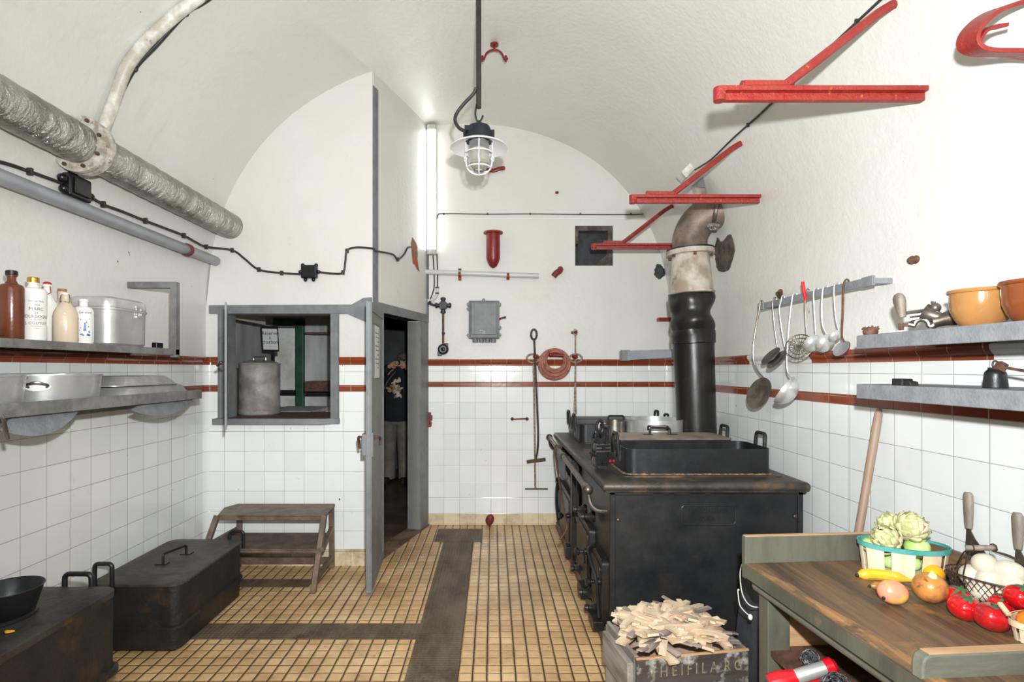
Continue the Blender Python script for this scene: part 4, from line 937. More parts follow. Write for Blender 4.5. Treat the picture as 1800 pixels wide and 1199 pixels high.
b = B(); b.tube([(X1, YB-.06, P(0, 562, 5.24).z), (X1+.035, YB-.065, P(0, 559, 5.24).z), (X1+.06, YB-.065, P(0, 558, 5.24).z)], .009, 8); b.ball((X1+.062, YB-.065, P(0, 558, 5.24).z), .012); b.done('lever', M['rustred'], r)
b = B(); c = Vector((P(851, 0, 5.19).x, YB-.1065, P(0, 585, 5.19).z)); text_to(b, 'IT', .035, lambda v: c+Vector((v.x, -v.z, v.y)), .002)
b.bar(c+Vector((-.04, 0, .024)), c+Vector((.0, 0, .024)), .003, .004); b.done('embossed_mark', M['whitemetal'], body)
# cross gland and round switch
r = E('cable_junction', P(780, 537, YB), 'black cross shaped cable junction beside the door', 'junction')
c = Pb(779, 537, .05)
b = B(); b.lathe([(0, -.03), (.036, -.03), (.044, -.01), (.044, .03), (0, .03)], c, (0, 1, 0), 18); b.done('body', M['bakelite'], r)
for a in (0, PI/2, PI, 1.5*PI):
    d = Vector((math.cos(a), 0, math.sin(a))); b = B(); b.lathe([(0, .03), (.02, .03), (.02, .055), (.026, .055), (.026, .07), (.012, .078), (0, .078)], c, d, 12); b.done('gland', M['bakelite'], r)
b = B(); b.tube(smooth_path([c+Vector((-.08, 0, 0)), c+Vector((-.13, 0, .02)), Pb(757, 530, .02)], 5), .011, 8); b.done('cable', M['black'], r)
r = E('round_switch', P(779, 614, YB), 'round dark switch hanging on a pipe below the cross junction', 'switch')
b = B(); b.tube([Pb(779, 545, .03), Pb(779, 590, .03), Pb(779, 604, .03)], .010, 8); b.ball(Pb(779.5, 586, .03), .016); b.done('feed_pipe', M['rust'], r)
b = B(); b.lathe([(0, -.035), (.035, -.035), (.05, -.02), (.052, .03), (0, .03)], Pb(779, 614, .03), (0, 1, 0), 22); b.boxc(Pb(773, 622, .025), (.04, .04, .04)); b.boxc(Pb(784, 607, .025), (.04, .04, .04)); sw = b.done('case', M['lampdark'], r, bevel=.004)
b = B(); b.lathe([(.022, -.038), (.032, -.038), (.032, -.034)], Pb(779, 614, .03), (0, 1, 0), 22); b.ball(Pb(779, 614, .065), .02, (1, .5, 1)); b.done('knob', M['bakelite'], sw)
# fire irons, rings and hose
r = E('fire_rake', P(942, 700, YB), 'dark iron fire rake with an eye end hanging on the back wall', 'rake')
b = B(); b.tube([Pb(938.5+5*math.cos(a), 588+9*math.sin(a), .05) for a in [k*PI/10 for k in range(20)]], .010, 8, closed=True); b.tube(smooth_path([Pb(939, 597, .05), Pb(941, 640, .05), Pb(943.5, 700, .04), Pb(946, 760, .04), Pb(945, 790, .04), Pb(942, 806, .04)], 6), .010, 8); b.done('rod', M['steeld'], r)
b = B(); b.bar(Pb(926, 812, .04), Pb(959, 807.5, .04), .02, .03); b.done('blade', M['rust'], r)
r = E('fire_rake', P(940, 760, YB), 'pale long T shaped fire rake hanging lowest on the back wall', 'rake')
b = B(); b.tube([Pb(938, 640, .02), Pb(939.5, 740, .02), Pb(941, 859, .02)], .009, 8); b.done('rod', M['rod'], r)
b = B(); b.bar(Pb(923, 859.5, .02), Pb(963, 859.5, .02), .014, .012); b.done('blade', M['rust'], r)
r = E('fire_rod', P(1010, 650, YB), 'pale thin rod hanging from a red wall knob behind the rear pans', 'rod')
b = B(); b.tube([Pb(1011.5, 588, .035), Pb(1011.5, 650, .03), Pb(1011, 700, .03), Pb(1011, 728, .035)], [.007, .008, .012, .016], 8); b.tube([Pb(1011.5+4*math.cos(a), 584+5*math.sin(a), .035) for a in [k*PI/6 for k in range(12)]], .005, 6, closed=True); b.done('rod', M['rod'], r)
b = B(); b.ball(Pb(1012, 584, .03), .016, (1, 1.4, 1)); b.ball(Pb(1007, 584.5, .02), .016, (1.2, 1.2, .8)); b.done('knob', M['rustred'], r)
for x_, lb in ((937, 'left'), (1012, 'right')):
    r = E('towel_ring', P(x_, 630, YB), 'pale oval ring on a red knob, %s of the hanging hose coil' % lb, 'ring', 'oval rings on the back wall')
    b = B(); b.tube([Pb(x_+11*math.cos(a), 630+7.5*math.sin(a), .045) for a in [k*PI/14 for k in range(28)]], .009, 8, closed=True); b.done('ring', M['rod'], r)
    b = B(); kx = x_+(5 if lb == 'left' else -1.5); b.ball(Pb(kx, 627, .03), .022, (1.3, 1.6, 1.1)); b.ball(Pb(kx+3, 628, .05), .014); b.done('knob', M['darkred'], r)
r = E('hose_coil', P(974, 640, YB), 'coiled pink brown hose hanging over the brown tile band', 'hose')
random.seed(3)
for k in range(9):
    rr = 27.5-k*1.45; cx_, cy_ = 974.5+(.3*k if k < 5 else 1.2), 640.5-(k*.75)
    b = B(); b.tube([Pb(cx_+rr*math.cos(a), cy_+rr*.97*math.sin(a), .04+.02*math.sin(k*2.3)+.008*math.sin(3*a+k)) for a in [q*PI/24 for q in range(48)]], .0105, 8, closed=True); b.done('hose_turn', M['hose'], r)
b = B(); b.tube([Pb(968, 624, .07), Pb(990, 625, .06)], .018, 10); b.ball(Pb(968, 624, .07), .022); b.done('wall_hook', M['darkred'], r)
r = E('grab_bar', P(914, 737, YB), 'small red bar handle on the white tiles of the back wall', 'handle')
b = B(); b.tube([Pb(901, 737, .03), Pb(926, 736, .03)], .007, 8); b.done('bar', M['rustred'], r)
for x_ in (900.5, 926.5):
    b = B(); b.ball(Pb(x_, 736.5, .02), .016, (1, 1.3, 1)); b.done('mount', M['rust'], r)
r = E('steel_channel', P(1140, 625, YB), 'short grey steel channel lying on the brown band left of the stovepipe', 'channel')
b = B(); b.loft([[P(1092, 617, 5.2), P(1092, 634, 5.2), P(1192, 628, 4.9), P(1192, 613.5, 4.9)], [v+Vector((0, .09, 0)) for v in (P(1092, 617, 5.2), P(1092, 634, 5.2), P(1192, 628, 4.9), P(1192, 613.5, 4.9))]]); b.done('channel', M['pvc'], r, bevel=.004)
b = B(); b.boxc(P(1099, 625, 5.19), (.08, .05, .1)); b.done('end_plate', M['shelf'], r, bevel=.002)

# ================================================================== HANGING LAMP
LX, LY = P(842, 0, 3.4).x, 3.4
def lz(y): return P(0, y, LY).z
r = E('hanging_lamp', (LX, LY, lz(205)), 'black and white enamel hanging lamp with a wire cage over a clear glass', 'lamp')
b = B(); b.tube([(LX, LY-.06, lz(198)), (LX, LY-.06, 3.9)], .0155, 12, up0=(1, 0, 0)); b.done('suspension_rod', M['black'], r)
b = B(); b.tube(smooth_path([(LX-.012, LY-.055, lz(190)), (LX-.022, LY-.02, lz(203)), (LX-.01, LY, lz(213)), (LX+.01, LY, lz(212)), (LX+.024, LY, lz(203))], 6), .006, 8); b.tube([(LX+.009*math.cos(a), LY, lz(216)+.014*math.sin(a)) for a in [k*PI/8 for k in range(16)]], .004, 6, closed=True); b.done('hook', M['black'], r)
zc = lz(248)
b = B(); b.lathe([(0, .118), (.012, .118), (.012, .10), (.04, .098), (.066, .085), (.075, .06), (.075, .045), (.088, .04), (.09, .0), (.08, -.005), (0, -.005)], (LX, LY, zc), n=36)
for s_ in (-1, 1): b.boxc((LX+s_*.082, LY-.01, zc+.03), (.025, .05, .05))
b.boxc((LX-.06, LY-.05, zc+.055), (.05, .03, .03)); cap = b.done('cap', M['lampdark'], r)
b = B(); b.lathe([(.085, -.002), (.12, -.012), (.172, -.038), (.176, -.043), (.172, -.046), (.118, -.02), (.085, -.012)], (LX, LY, zc), n=56); b.done('lamp_shade', M['enamel'], r)
b = B(); b.lathe([(.062, -.01), (.062, -.12), (.055, -.155), (.035, -.18), (0, -.188)], (LX, LY, zc), n=36); b.lathe([(.0, -.184), (.033, -.176), (.0525, -.152), (.0595, -.12), (.0595, -.01)], (LX, LY, zc), n=36); b.done('glass_globe', M['glass'], r)
b = B(); b.lathe([(0, -.012), (.016, -.015), (.016, -.045), (.03, -.07), (.033, -.09), (.026, -.115), (0, -.125)], (LX, LY, zc), n=20); b.done('bulb', M['bulb'], r)
b = B(); b.lathe([(.056, -.006), (.05, -.03), (.03, -.045), (.017, -.048), (.017, -.04), (.03, -.036), (.048, -.02), (.052, -.006)], (LX, LY, zc), n=28); b.done('inner_reflector', M['enamel'], r)
b = B()
for k in range(4):
    a = k*PI/2+.02 - PI/2; d = Vector((math.cos(a), math.sin(a), 0))
    b.tube(smooth_path([Vector((LX, LY, zc-.008))+d*.08, Vector((LX, LY, zc-.11))+d*.08, Vector((LX, LY, zc-.16))+d*.072, Vector((LX, LY, zc-.19))+d*.05, Vector((LX, LY, zc-.203))+d*.02, Vector((LX, LY, zc-.204))], 5), .0042, 8)
for z_, r_ in ((-.075, .081), (-.165, .073)): b.tube([(LX+r_*math.cos(a), LY+r_*math.sin(a), zc+z_) for a in [k*PI/18 for k in range(36)]], .004, 8, closed=True)
for s_ in (-1, 1): b.tube([(LX+s_*(.083+.008*math.cos(a)), LY, zc-.11+.014*math.sin(a)) for a in [k*PI/6 for k in range(12)]], .0025, 6, closed=True)
b.done('wire_cage', M['enamel'], r)
b = B(); b.tube(smooth_path([(LX-.015, LY-.06, lz(163)), (LX-.035, LY-.05, lz(173)), (LX-.09, LY-.04, lz(188)), (LX-.137, LY-.03, lz(205)), (LX-.142, LY-.03, lz(218)), (LX-.115, LY-.04, lz(231)), (LX-.075, LY-.05, lz(237))], 6), .0105, 10); b.done('lamp_cable', M['black'], r)
# ceiling pipe saddle
c = V(868, 104, .0); sc_ = c.y/F; zc0 = c.z
r = E('pipe_saddle', V(869, 80, 0), 'red omega shaped pipe saddle hanging from the vault right of the lamp rod', 'saddle')
yy = V(869, 78, 0).y-.02
q = lambda x, y: P(x, y, yy)
b = B(); pts = [q(846, 103), q(852, 103.5)] + [q(868.5-16.5*math.cos(a), 103-15*math.sin(a)) for a in [.12+k*(PI-.24)/12 for k in range(13)]] + [q(885, 103.5), q(893, 103)]
b.tube(pts, .014, 8, flat=.5, up0=(0, 0, 1)); b.done('clamp_band', M['darkred'], r)
b = B(); b.tube([q(869, 88), q(869, 76)], .008, 8); b.lathe([(0, 0), (.03, 0), (.03, .012), (0, .012)], q(869, 80), n=14); b.done('stud', M['darkred'], r)
for x_ in (848, 889):
    b = B(); b.lathe([(0, -.02), (.009, -.02), (.009, .02), (0, .02)], q(x_, 103), n=8); b.done('bolt', M['darkred'], r)

# ================================================================== RIGHT VAULT BRACKETS
for k, (Y, lb) in enumerate(((2.065, 'nearest the camera'), (3.34, 'middle one over the stovepipe elbow'), (4.63, 'farthest, before the square hole'))):
    r = E('iron_bracket', (1.2, Y, 2.5), 'red painted iron wall bracket with a slanting brace, %s' % lb, 'bracket', 'red brackets on the right vault')
    z0 = 2.5; xe = .84; xw = 1.60 if k < 2 else 1.62
    b = B(); b.box(xe, xw, Y-.022, Y+.022, z0+.004, z0+.022); b.box(xe+.012, xw, Y-.004, Y+.022, z0-.024, z0+.004); b.lathe([(0, z0-.028), (.022, z0-.028), (.022, z0+.022), (0, z0+.022)], (xe, Y, 0), n=14)
    b.done('arm', M['red'], r, bevel=.002)
    xv, zv = 1.52, 2.865
    def brace(x, z, n_): return Vector((x, Y+.0, z))
    b = B(); w_ = .034
    pts = [(.93, 2.53), (1.075, 2.53), (1.10, 2.545), (1.43, 2.80), (1.48, 2.83), (1.56, 2.85)]
    b.tube([(x, Y, z) for x, z in [(.92, 2.532)] + pts[1:]], .017, 8, flat=1.0, up0=(0, 0, 1)); b.box(.925, 1.08, Y-.022, Y+.022, 2.522, 2.54); b.done('brace', M['red'], r)
    if False:
        b = B(); c = Vector((1.612, Y, 2.485)); b.ball(c, .04, (.35, .8, 1.2), fn=lambda d, t, p: 1+.2*math.sin(4*p)*math.sin(t)); b.done('plaster_collar', M['plaster'], r)
r = E('iron_strap_loop', P(1760, 60, 1.7), 'curved flat red iron strap loop at the upper right corner', 'strap')
q = lambda x, y: P(x, y, 1.62)
b = B()
def strap(b, pts, wd, th):
    pts = smooth_path(pts, 6); n = len(pts); rings = []
    for i, p in enumerate(pts):
        t = (pts[min(i+1, n-1)]-pts[max(i-1, 0)]).normalized(); ax = Vector((.0, 1, .35)).normalized(); s_ = t.cross(ax).normalized(); ax = s_.cross(t).normalized()
        rings.append([p+ax*wd/2+s_*th/2, p-ax*wd/2+s_*th/2, p-ax*wd/2-s_*th/2, p+ax*wd/2-s_*th/2])
    b.loft(rings)
strap(b, [q(1850, 104), q(1790, 94), q(1730, 92), q(1708, 84), q(1703, 66), q(1716, 44), q(1745, 22), q(1790, 6), q(1850, -12)], .075, .012); b.done('strap', M['red'], r, bevel=.002)
b = B(); strap(b, [q(1712, 78), q(1722, 60), q(1738, 50), q(1762, 46)], .045, .01); b.done('bent_lug', M['red'], r, bevel=.002)
b = B(); b.bar(q(1850, 104), V(1880, 104, 0), .05, .02); b.bar(q(1850, -12), V(1880, -12, 0), .05, .02); b.done('wall_anchor', M['red'], r)
# cable over the right vault
cable('vault_cable', [V(x, y, .012) for x, y in ((1224, 297), (1236, 290), (1255, 277), (1290, 243), (1340, 198), (1397, 143), (1450, 93), (1511, 36), (1560, -10), (1600, -50))], .0055, 'thin black cable climbing the right vault behind the red brackets', [V(1397, 143, .012), V(1511, 36, .012), V(1318, 218, .012)], clipr=1)
b = B(); c = V(1212, 300, .03); b.boxc(c, (.10, .12, .06), (0, -.8, 0)); tag(b.done('connection_box', M['whitemetal'], bevel=.008), 'small white connection box at the end of the vault cable', 'box')
# wall marks on the right
b = B(); b.ball(V(1607, 457, 0), .022, (.8, 1.2, .7), fn=lambda d, t, p: 1+.2*math.sin(3*p)); tag(b.done('iron_stub', M['rust']), 'rusty stub in the right wall above the upper shelf', 'stub')
r = E('wall_bracket', V(1377, 517, 0), 'small rusty wall cleat above the utensil rail', 'bracket')
b = B(); c = V(1379, 519, .02); b.tube([c+Vector((-.03, -.05, .02)), c+Vector((0, 0, -.018)), c+Vector((.01, .06, .02))], .012, 8); b.done('cleat', M['rust'], r)

# ================================================================== STOVEPIPE
SY = 4.05
r = E('stovepipe', (1.48, SY, .89), 'tall black stovepipe with a smoky cream cone and an elbow into the wall', 'stovepipe')
pb, pt = Vector((1.487, SY, .89)), Vector((1.434, SY, 2.34)); ax = (pt-pb).normalized()
def zz(y): return (P(0, y, SY).z-.89)/ax.z
b = B(); b.lathe([(0, 0), (.136, 0), (.138, .3), (.143, zz(600)-.02), (.152, zz(600)-.015), (.154, zz(590)), (.152, zz(583)), (.146, zz(580))], pb, ax, 40)
b.lathe([(.148, zz(580-64*k/18)) for k in range(19)], pb, ax, 56); body = b.done('pipe', M['pipeblack'], r)
for v in body.data.vertices:
    n_ = 1.7*noise.noise(Vector((v.co.x*5, v.co.y*5, v.co.z*9))); 
    if v.co.z > zz(585): v.co += Vector((v.co.x-(pt.x-pb.x)*v.co.z*.7, v.co.y, 0)).normalized()*.026*n_
b = B(); b.lathe([(.15, zz(516)-.006), (.162, zz(516)), (.162, zz(516)+.008), (.150, zz(514))], pb, ax, 40); b.lathe([(.148, zz(514)), (.140, zz(480)), (.128, zz(448))], pb, ax, 40); b.done('cone', M['cone'], r)
b = B(); b.lathe([(.12, zz(449)), (.168, zz(449)), (.17, zz(447)), (.168, zz(441)), (.12, zz(441))], pb, ax, 40); fl = b.done('flange', M['cone'], r)
b = B(); b.lathe([(.10, zz(441)), (.166, zz(441)), (.166, zz(438)), (.10, zz(438))], pb, ax, 40); b.done('gasket', M['soot'], fl)
for k in range(6):
    a = k*PI/3+.4; c = pb+ax*zz(451)+Vector((.15*math.cos(a), .15*math.sin(a), 0)); b = B(); b.lathe([(0, -.014), (.011, -.014), (.011, .004), (0, .004)], c, n=6); b.done('bolt', M['rust'], fl)
e0 = pb+ax*zz(438)
ep = smooth_path([e0, e0+Vector((.0, 0, .08)), e0+Vector((.035, -.02, .17)), e0+Vector((.105, -.05, .235)), e0+Vector((.20, -.09, .255)), e0+Vector((.30, -.14, .235))], 4)
b = B(); b.tube(ep, .122, 28); b.done('elbow', M['elbow'], r, ang=60)
b = B(); d_ = (ep[-1]-ep[-3]).normalized(); c = ep[-6]
b.lathe([(.12, -.012), (.15, -.012), (.152, 0), (.148, .014), (.12, .014)], c, d_, 30); b.boxc(c+Vector((.0, -.02, .155)), (.03, .03, .06)); b.done('collar', M['steeld'], r)
b = B(); b.ball(c+Vector((-.06, -.06, -.12)), .03, (1.4, 1, 1), 12, 8, fn=lambda d, t, p: 1+.25*math.sin(5*p)*math.sin(3*t)); b.done('collar_patch', M['galv'], r)
# wall opening behind the elbow: torn plaster and a metal flap
def decal(pts, off, th, name, mat, label, cat):
    pts = [(p.x, p.y) for p in smooth_path([(x, y, 0) for x, y in pts+pts[:1]], 4)[:-1]]; pts = [(x+1.2*noise.noise(Vector((x*.3, y*.3, 0))), y+1.2*noise.noise(Vector((x*.3, y*.3, 5)))) for x, y in pts]
    ps = [V(x, y, off) for x, y in pts]; qs = [V(x, y, off-th) for x, y in pts]
    b = B(); b.loft([ps, qs]); return tag(b.done(name, mat), label, cat)
decal([(1262, 418), (1270, 425), (1283, 412), (1290, 425), (1292, 440), (1287, 462), (1281, 475), (1270, 478), (1262, 473), (1259, 455), (1257, 438)], .006, .02, 'broken_plaster_patch', M['hole'], 'torn patch of dark masonry on the wall below the elbow', 'masonry')
r = E('metal_flap', V(1245, 330, 0), 'bent grey metal flap on the vault above the elbow', 'flap')
b = B(); p_ = [V(1222, 325, .03), V(1243, 307, .03), V(1252, 324, .05)]; b.loft([p_, [v+Vector((0, .01, .004)) for v in p_]]); b.done('upper_leaf', M['shelf'], r)
b = B(); p_ = [V(1222, 326, .03), V(1253, 326, .05), V(1268, 352, .06), V(1240, 358, .05)]; b.loft([p_, [v+Vector((0, .01, .004)) for v in p_]]); b.done('lower_leaf', M['cone'], r)

# ================================================================== STOVE
r = E('cooking_range', (1.13, 4.05, 0), 'long black iron cooking range against the right wall', 'stove')
SX0, SX1, SY0, SY1, ST = .62, 1.64, 2.95, 5.2, .89
b = B(); b.box(SX0+.01, SX1-.01, SY0+.012, SY1, .06, .845); body = b.done('body', M['stoveside'], r, bevel=.004)
b = B(); b.box(SX0-.03, SX1, SY0-.03, SY1, 0, .06); b.done('plinth', M['plinth'], r, bevel=.006)
b = B()
def SR(g, z): return [(x, y, z) for x, y in rrect(1.075+2*g, SY1-2.88+2*g, .012+max(g, 0), 3, 1.1075, (2.88+SY1)/2)]
b.loft([SR(-.03, .838), SR(-.012, .84), SR(-.01, .85), SR(.0, .855), SR(.004, .868), SR(0, .882), SR(-.008, .89), SR(-.03, .892)]); top_ = b.done('hotplate', M['stovetop'], r, ang=50)
b = B()
b.prism(rrect(.92, .46, .07, 6, 1.145, 3.265), 'XY', .890, .8965); b.done('cover_plate', M['stovetop'], top_)
b = B(); b.prism(rrect(.86, .80, .07, 6, 1.13, 4.8), 'XY', .890, .8965); b.done('cover_plate', M['stovetop'], top_)
b = B(); b.prism(rrect(.97, .62, .02, 3, 1.12, 3.86), 'XY', .890, .8935); b.done('cover_plate', M['stovetop'], top_)
b = B(); rp = rrect(.815, .365, .06, 9, 1.1455, 3.2675); n_ = len(rp); prg = []
for k, (x_, y_) in enumerate(rp):
    dx_, dy_ = rp[(k+1) % n_][0]-x_, rp[(k+1) % n_][1]-y_; m_ = max(1, int(math.hypot(dx_, dy_)/.012))
    prg += [(x_+dx_*i/m_, y_+dy_*i/m_) for i in range(m_)]
rg = [[(x_+(x_-1.1455)*k_+.006*noise.noise(Vector((x_*60, y_*60, j))), y_+(y_-3.2675)*k_*2+.006*noise.noise(Vector((y_*60, x_*60, j))), z_+(.004*noise.noise(Vector((x_*90, y_*90, j))) if j == 1 else 0)) for x_, y_ in prg] for j, (k_, z_) in enumerate(((0, .896), (.01, .903), (.035, .896)))]
b.loft(rg, False, False); b.done('burnt_crust', M['crust'], top_)
# front (end) panel facing the camera
b = B(); b.box(SX0, SX1, SY0, SY0+.02, .05, .842); fp = b.done('end_panel', M['stove'], r, bevel=.006)
b = B()
for q in ((SX0, SX0+.028, .05, .842), (SX1-.028, SX1, .05, .842), (SX0, SX1, .815, .842), (SX0, SX1, .05, .075)): b.box(q[0], q[1], SY0-.008, SY0+.002, q[2], q[3])
b.done('panel_border', M['stove'], fp, bevel=.003)
for (x_, y_) in ((1087, 914), (1398, 908)):
    c = P(x_, y_, SY0-.004); b = B(); b.ball(c, .011, (1, .6, 1), 14, 8); b.done('rivet', M['steeld'], fp)
b = B(); c0, c1 = P(1198, 922, SY0-.004), P(1293, 889, SY0-.004); cxm, czm = (c0.x+c1.x)/2, (c0.z+c1.z)/2; pw, ph = c1.x-c0.x, c1.z-c0.z
b.tube([(x, SY0-.002, z) for x, z in rrect(pw, ph, .02, 6, cxm, czm)], .0035, 8, closed=True)
for t_, dz, sz in (('PRESSON-BALLES', .020, .034), ('VAUXELLES 60', -.022, .027)):
    text_to(b, t_, sz, lambda v: Vector((cxm+v.x, SY0-.001-v.z, czm+dz+v.y)), .003, .8)
b.done('maker_plate', M['stove'], fp)
# long side: doors, hinges, levers
def side_door(y0, y1, z0, z1, nm, knobs=True, x=SX0):
    b = B(); b.prism(rrect(y1-y0, z1-z0, .03, 5, (y0+y1)/2, (z0+z1)/2), 'YZ', x-.028, x+.012); d = b.done(nm, M['stoveside'], r, bevel=.004)
    b = B(); b.prism(rrect(y1-y0-.08, z1-z0-.08, .03, 5, (y0+y1)/2, (z0+z1)/2), 'YZ', x-.036, x-.026); b.done('door_panel', M['stoveside'], d, bevel=.003)
    for z_ in (z0+.06, z1-.06):
        b = B(); b.tube([(x-.03, y1+.005, z_-.03), (x-.03, y1+.005, z_+.03)], .014, 10); b.bar((x-.034, y1, z_), (x-.034, y1-.1, z_), .008, .03); b.done('hinge', M['iron'], d)
    if knobs:
        b = B(); zc_ = (z0+z1)/2+.05; b.lathe([(0, 0), (.02, 0), (.02, .02), (.012, .03), (.012, .05), (.024, .056), (.026, .07), (.02, .08), (0, .082)], (x-.03, y0+.05, zc_), (-1, 0, 0), 16); b.bar((x-.05, y0+.05, zc_), (x-.06, y0-.03, zc_-.04), .012, .02); b.done('latch', M['iron'], d)
    return d
side_door(3.02, 3.34, .08, .44, 'fire_door'); side_door(3.42, 3.92, .09, .50, 'oven_door'); side_door(4.25, 4.95, .10, .50, 'oven_door')
b = B(); b.tube(smooth_path([(SX0-.03, 3.20, .47), (SX0-.075, 3.16, .46), (SX0-.08, 3.06, .42), (SX0-.06, 3.0, .33), (SX0-.05, 2.985, .15)], 6), .010, 10); b.done('curved_lever', M['iron'], r)
for (y_, z_) in ((3.33, .60), (3.62, .57), (3.75, .14), (3.40, .12), (3.18, .12)):
    b = B(); b.lathe([(0, 0), (.03, 0), (.034, .02), (.02, .035), (.014, .06), (.022, .068), (.018, .085), (0, .087)], (SX0-.01, y_, z_), (-1, 0, 0), 16); b.done('draught_knob', M['iron'], r)
for (y_, z_, w_, h_) in ((3.10, .085, .16, .05), (3.52, .09, .14, .07), (4.2, .11, .10, .09)):
    b = B(); b.boxc((SX0-.045, y_, z_), (.06, w_, h_)); b.done('ash_drawer', M['iron'], r, bevel=.006)
b = B(); b.box(SX0-.045, SX0, 4.05, 4.12, .06, .82); b.box(SX0-.02, SX0, 3.98, 4.02, .06, .84); b.box(SX0-.035, SX0, 4.2, 5.15, .60, .66); b.done('side_rib', M['stoveside'], r, bevel=.006)
b = B(); b.prism([(4.35, .62), (4.95, .62), (4.9, .80), (4.4, .80)], 'YZ', SX0-.05, SX0); b.done('warming_door', M['stoveside'], r, bevel=.006)
b = B(); b.tube(smooth_path([(SX0-.02, 4.95, .50), (SX0-.05, 4.92, .45), (SX0-.055, 4.9, .3), (SX0-.04, 4.88, .16)], 6), .014, 10); b.lathe([(0, 0), (.02, 0), (.026, .02), (.014, .04), (0, .04)], (SX0-.02, 4.95, .5), (-1, 0, 0), 12); b.done('curved_lever', M['iron'], r)
# rail
RX = .525
b = B(); b.tube([(RX, 3.12, .817), (RX, 4.15, .835)], .019, 14); b.tube([(RX, 4.15, .835), (RX, 5.15, .85)], .019, 14)
b.lathe([(.019, 0), (.026, .005), (.026, .03), (.022, .04)], (RX, 3.11, .817), (0, 1, 0), 14); b.lathe([(.02, 0), (.026, .005), (.026, .05), (.02, .055)], (RX, 4.12, .835), (0, 1, 0), 14); rail = b.done('rail', M['steeld'], r)
for y_, z_ in ((3.075, .815), (5.16, .85)):
    b = B(); b.ball((RX, y_, z_), .030); b.done('rail_knob', M['steeld'], rail)
    b = B(); b.tube(smooth_path([(RX, y_, z_-.01), (RX+.01, y_-.03, z_-.07), (RX+.04, y_-.05, z_-.10), (SX0+.0, y_-.05, z_-.105)], 6), [.012]*18+[.012], 10); b.done('rail_bracket', M['steeld'], rail)
r = E('poker', (.52, 4.4, .5), 'long thin iron poker hooked over the range rail', 'poker')
b = B(); b.tube(smooth_path([(RX+.026, 4.45, .85), (RX, 4.45, .866), (RX-.028, 4.44, .84), (RX-.03, 4.10, .62), (RX-.032, 3.80, .47), (RX-.032, 3.72, .42), (RX-.06, 3.71, .37), (RX-.08, 3.70, .35)], 7), .008, 8); b.done('rod', M['rust'], r)
# ================================================================== THINGS ON THE RANGE
HT = .894
def rect_pan(name, x0, x1, y0, y1, z1, label, lid=False, hl=(), hr=(), group=None, lh=None):
    r = E(name, ((x0+x1)/2, (y0+y1)/2, HT+.003), label, 'pan', group)
    fn = lambda g: rrect(x1-x0+2*g, y1-y0+2*g, .06+g, 7, (x0+x1)/2, (y0+y1)/2)
    b = B(); b.pan(fn, HT+.003, z1, .005, 0, .006); b.done('body', M['ironb'], r)
    if lid:
        b = B(); o = lambda g, z: [(p[0], p[1], z) for p in fn(g)]
        b.loft([o(.004, z1), o(.006, z1+.003), o(.0, z1+.007), o(-.05, z1+.010), o(-.12, z1+.012)]); l_ = b.done('lid', M[lid], r)
        if lh:
            b = B(); c = Vector((lh, (y0+y1)/2, z1+.012)); b.tube(loop_pts(c, .13, .045, (0, 0, 1), (1, 0, 0), .015), .0075, 8); b.boxc(c+Vector((-.08, 0, .002)), (.06, .03, .005)); b.boxc(c+Vector((.08, 0, .002)), (.06, .03, .005)); b.done('lid_handle', M['iron'], l_)
    for xs, hs, sg in ((x0, hl, -1), (x1, hr, 1)):
        for y_, w_ in hs:
            b = B(); b.tube(loop_pts((xs+sg*.014, y_, z1-.05), w_, .12, Vector((sg*.05, 0, 1)).normalized(), (0, 1, 0), .02), .010, 10)
            b.boxc((xs+sg*.005, y_-w_/2, z1-.055), (.012, .022, .06)); b.boxc((xs+sg*.005, y_+w_/2, z1-.055), (.012, .022, .06)); b.done('handle', M['iron'], r)
    return r
rect_pan('roasting_pan', .738, 1.553, 3.085, 3.45, 1.037, 'open black iron roasting pan at the front of the range', hl=((3.27, .11),), hr=((3.27, .11),), group='black roasting pans on the range')
rect_pan('roasting_pan', .765, 1.51, 3.485, 3.85, 1.037, 'lidded black roasting pan directly behind the open one on the range', 'lid', hl=((3.62, .11),), hr=((3.68, .11),), group='black roasting pans on the range', lh=1.10)
rect_pan('roasting_pan', .69, 1.42, 4.43, 4.80, 1.037, 'lidded black roasting pan at the rear, in front of the rearmost one', 'lidl', hl=((4.6, .11),), hr=((4.62, .10),), group='black roasting pans on the range', lh=1.02)
rect_pan('roasting_pan', .70, 1.45, 4.84, 5.17, 1.037, 'rearmost lidded black roasting pan, against the back wall', 'lidl', hl=((5.0, .11),), hr=((5.0, .10),), group='black roasting pans on the range', lh=None)
r = E('stock_pot', (1.19, 4.10, HT+.002), 'wide shiny aluminium pot with side loops on the range', 'pot')
b = B(); b.pan(lambda g: oval(.205+g, .205+g, 56, 1.19, 4.10), HT+.002, 1.112, .004, 0, .004, .004); b.done('body', M['alu'], r)
for a in (-PI/2-.18, PI/2):
    d = Vector((math.cos(a), math.sin(a), 0)); t = Vector((-d.y, d.x, 0)); c = Vector((1.19, 4.10, 1.055))+d*.206
    b = B(); b.tube([c-t*.065, c-t*.065+d*.02+Vector((0, 0, .028)), c-t*.05+d*.045+Vector((0, 0, .03)), c+t*.05+d*.045+Vector((0, 0, .03)), c+t*.065+d*.02+Vector((0, 0, .028)), c+t*.065], .0065, 8); b.done('handle', M['steeld'], r)
r = E('saucepan', (.92, 4.12, HT+.002), 'small shiny steel saucepan left of the aluminium pot', 'saucepan')
b = B(); b.pan(lambda g: oval(.078+g, .078+g, 40, .905, 4.13), HT+.002, 1.092, .003, 0, .004, .003); b.done('body', M['steel'], r)
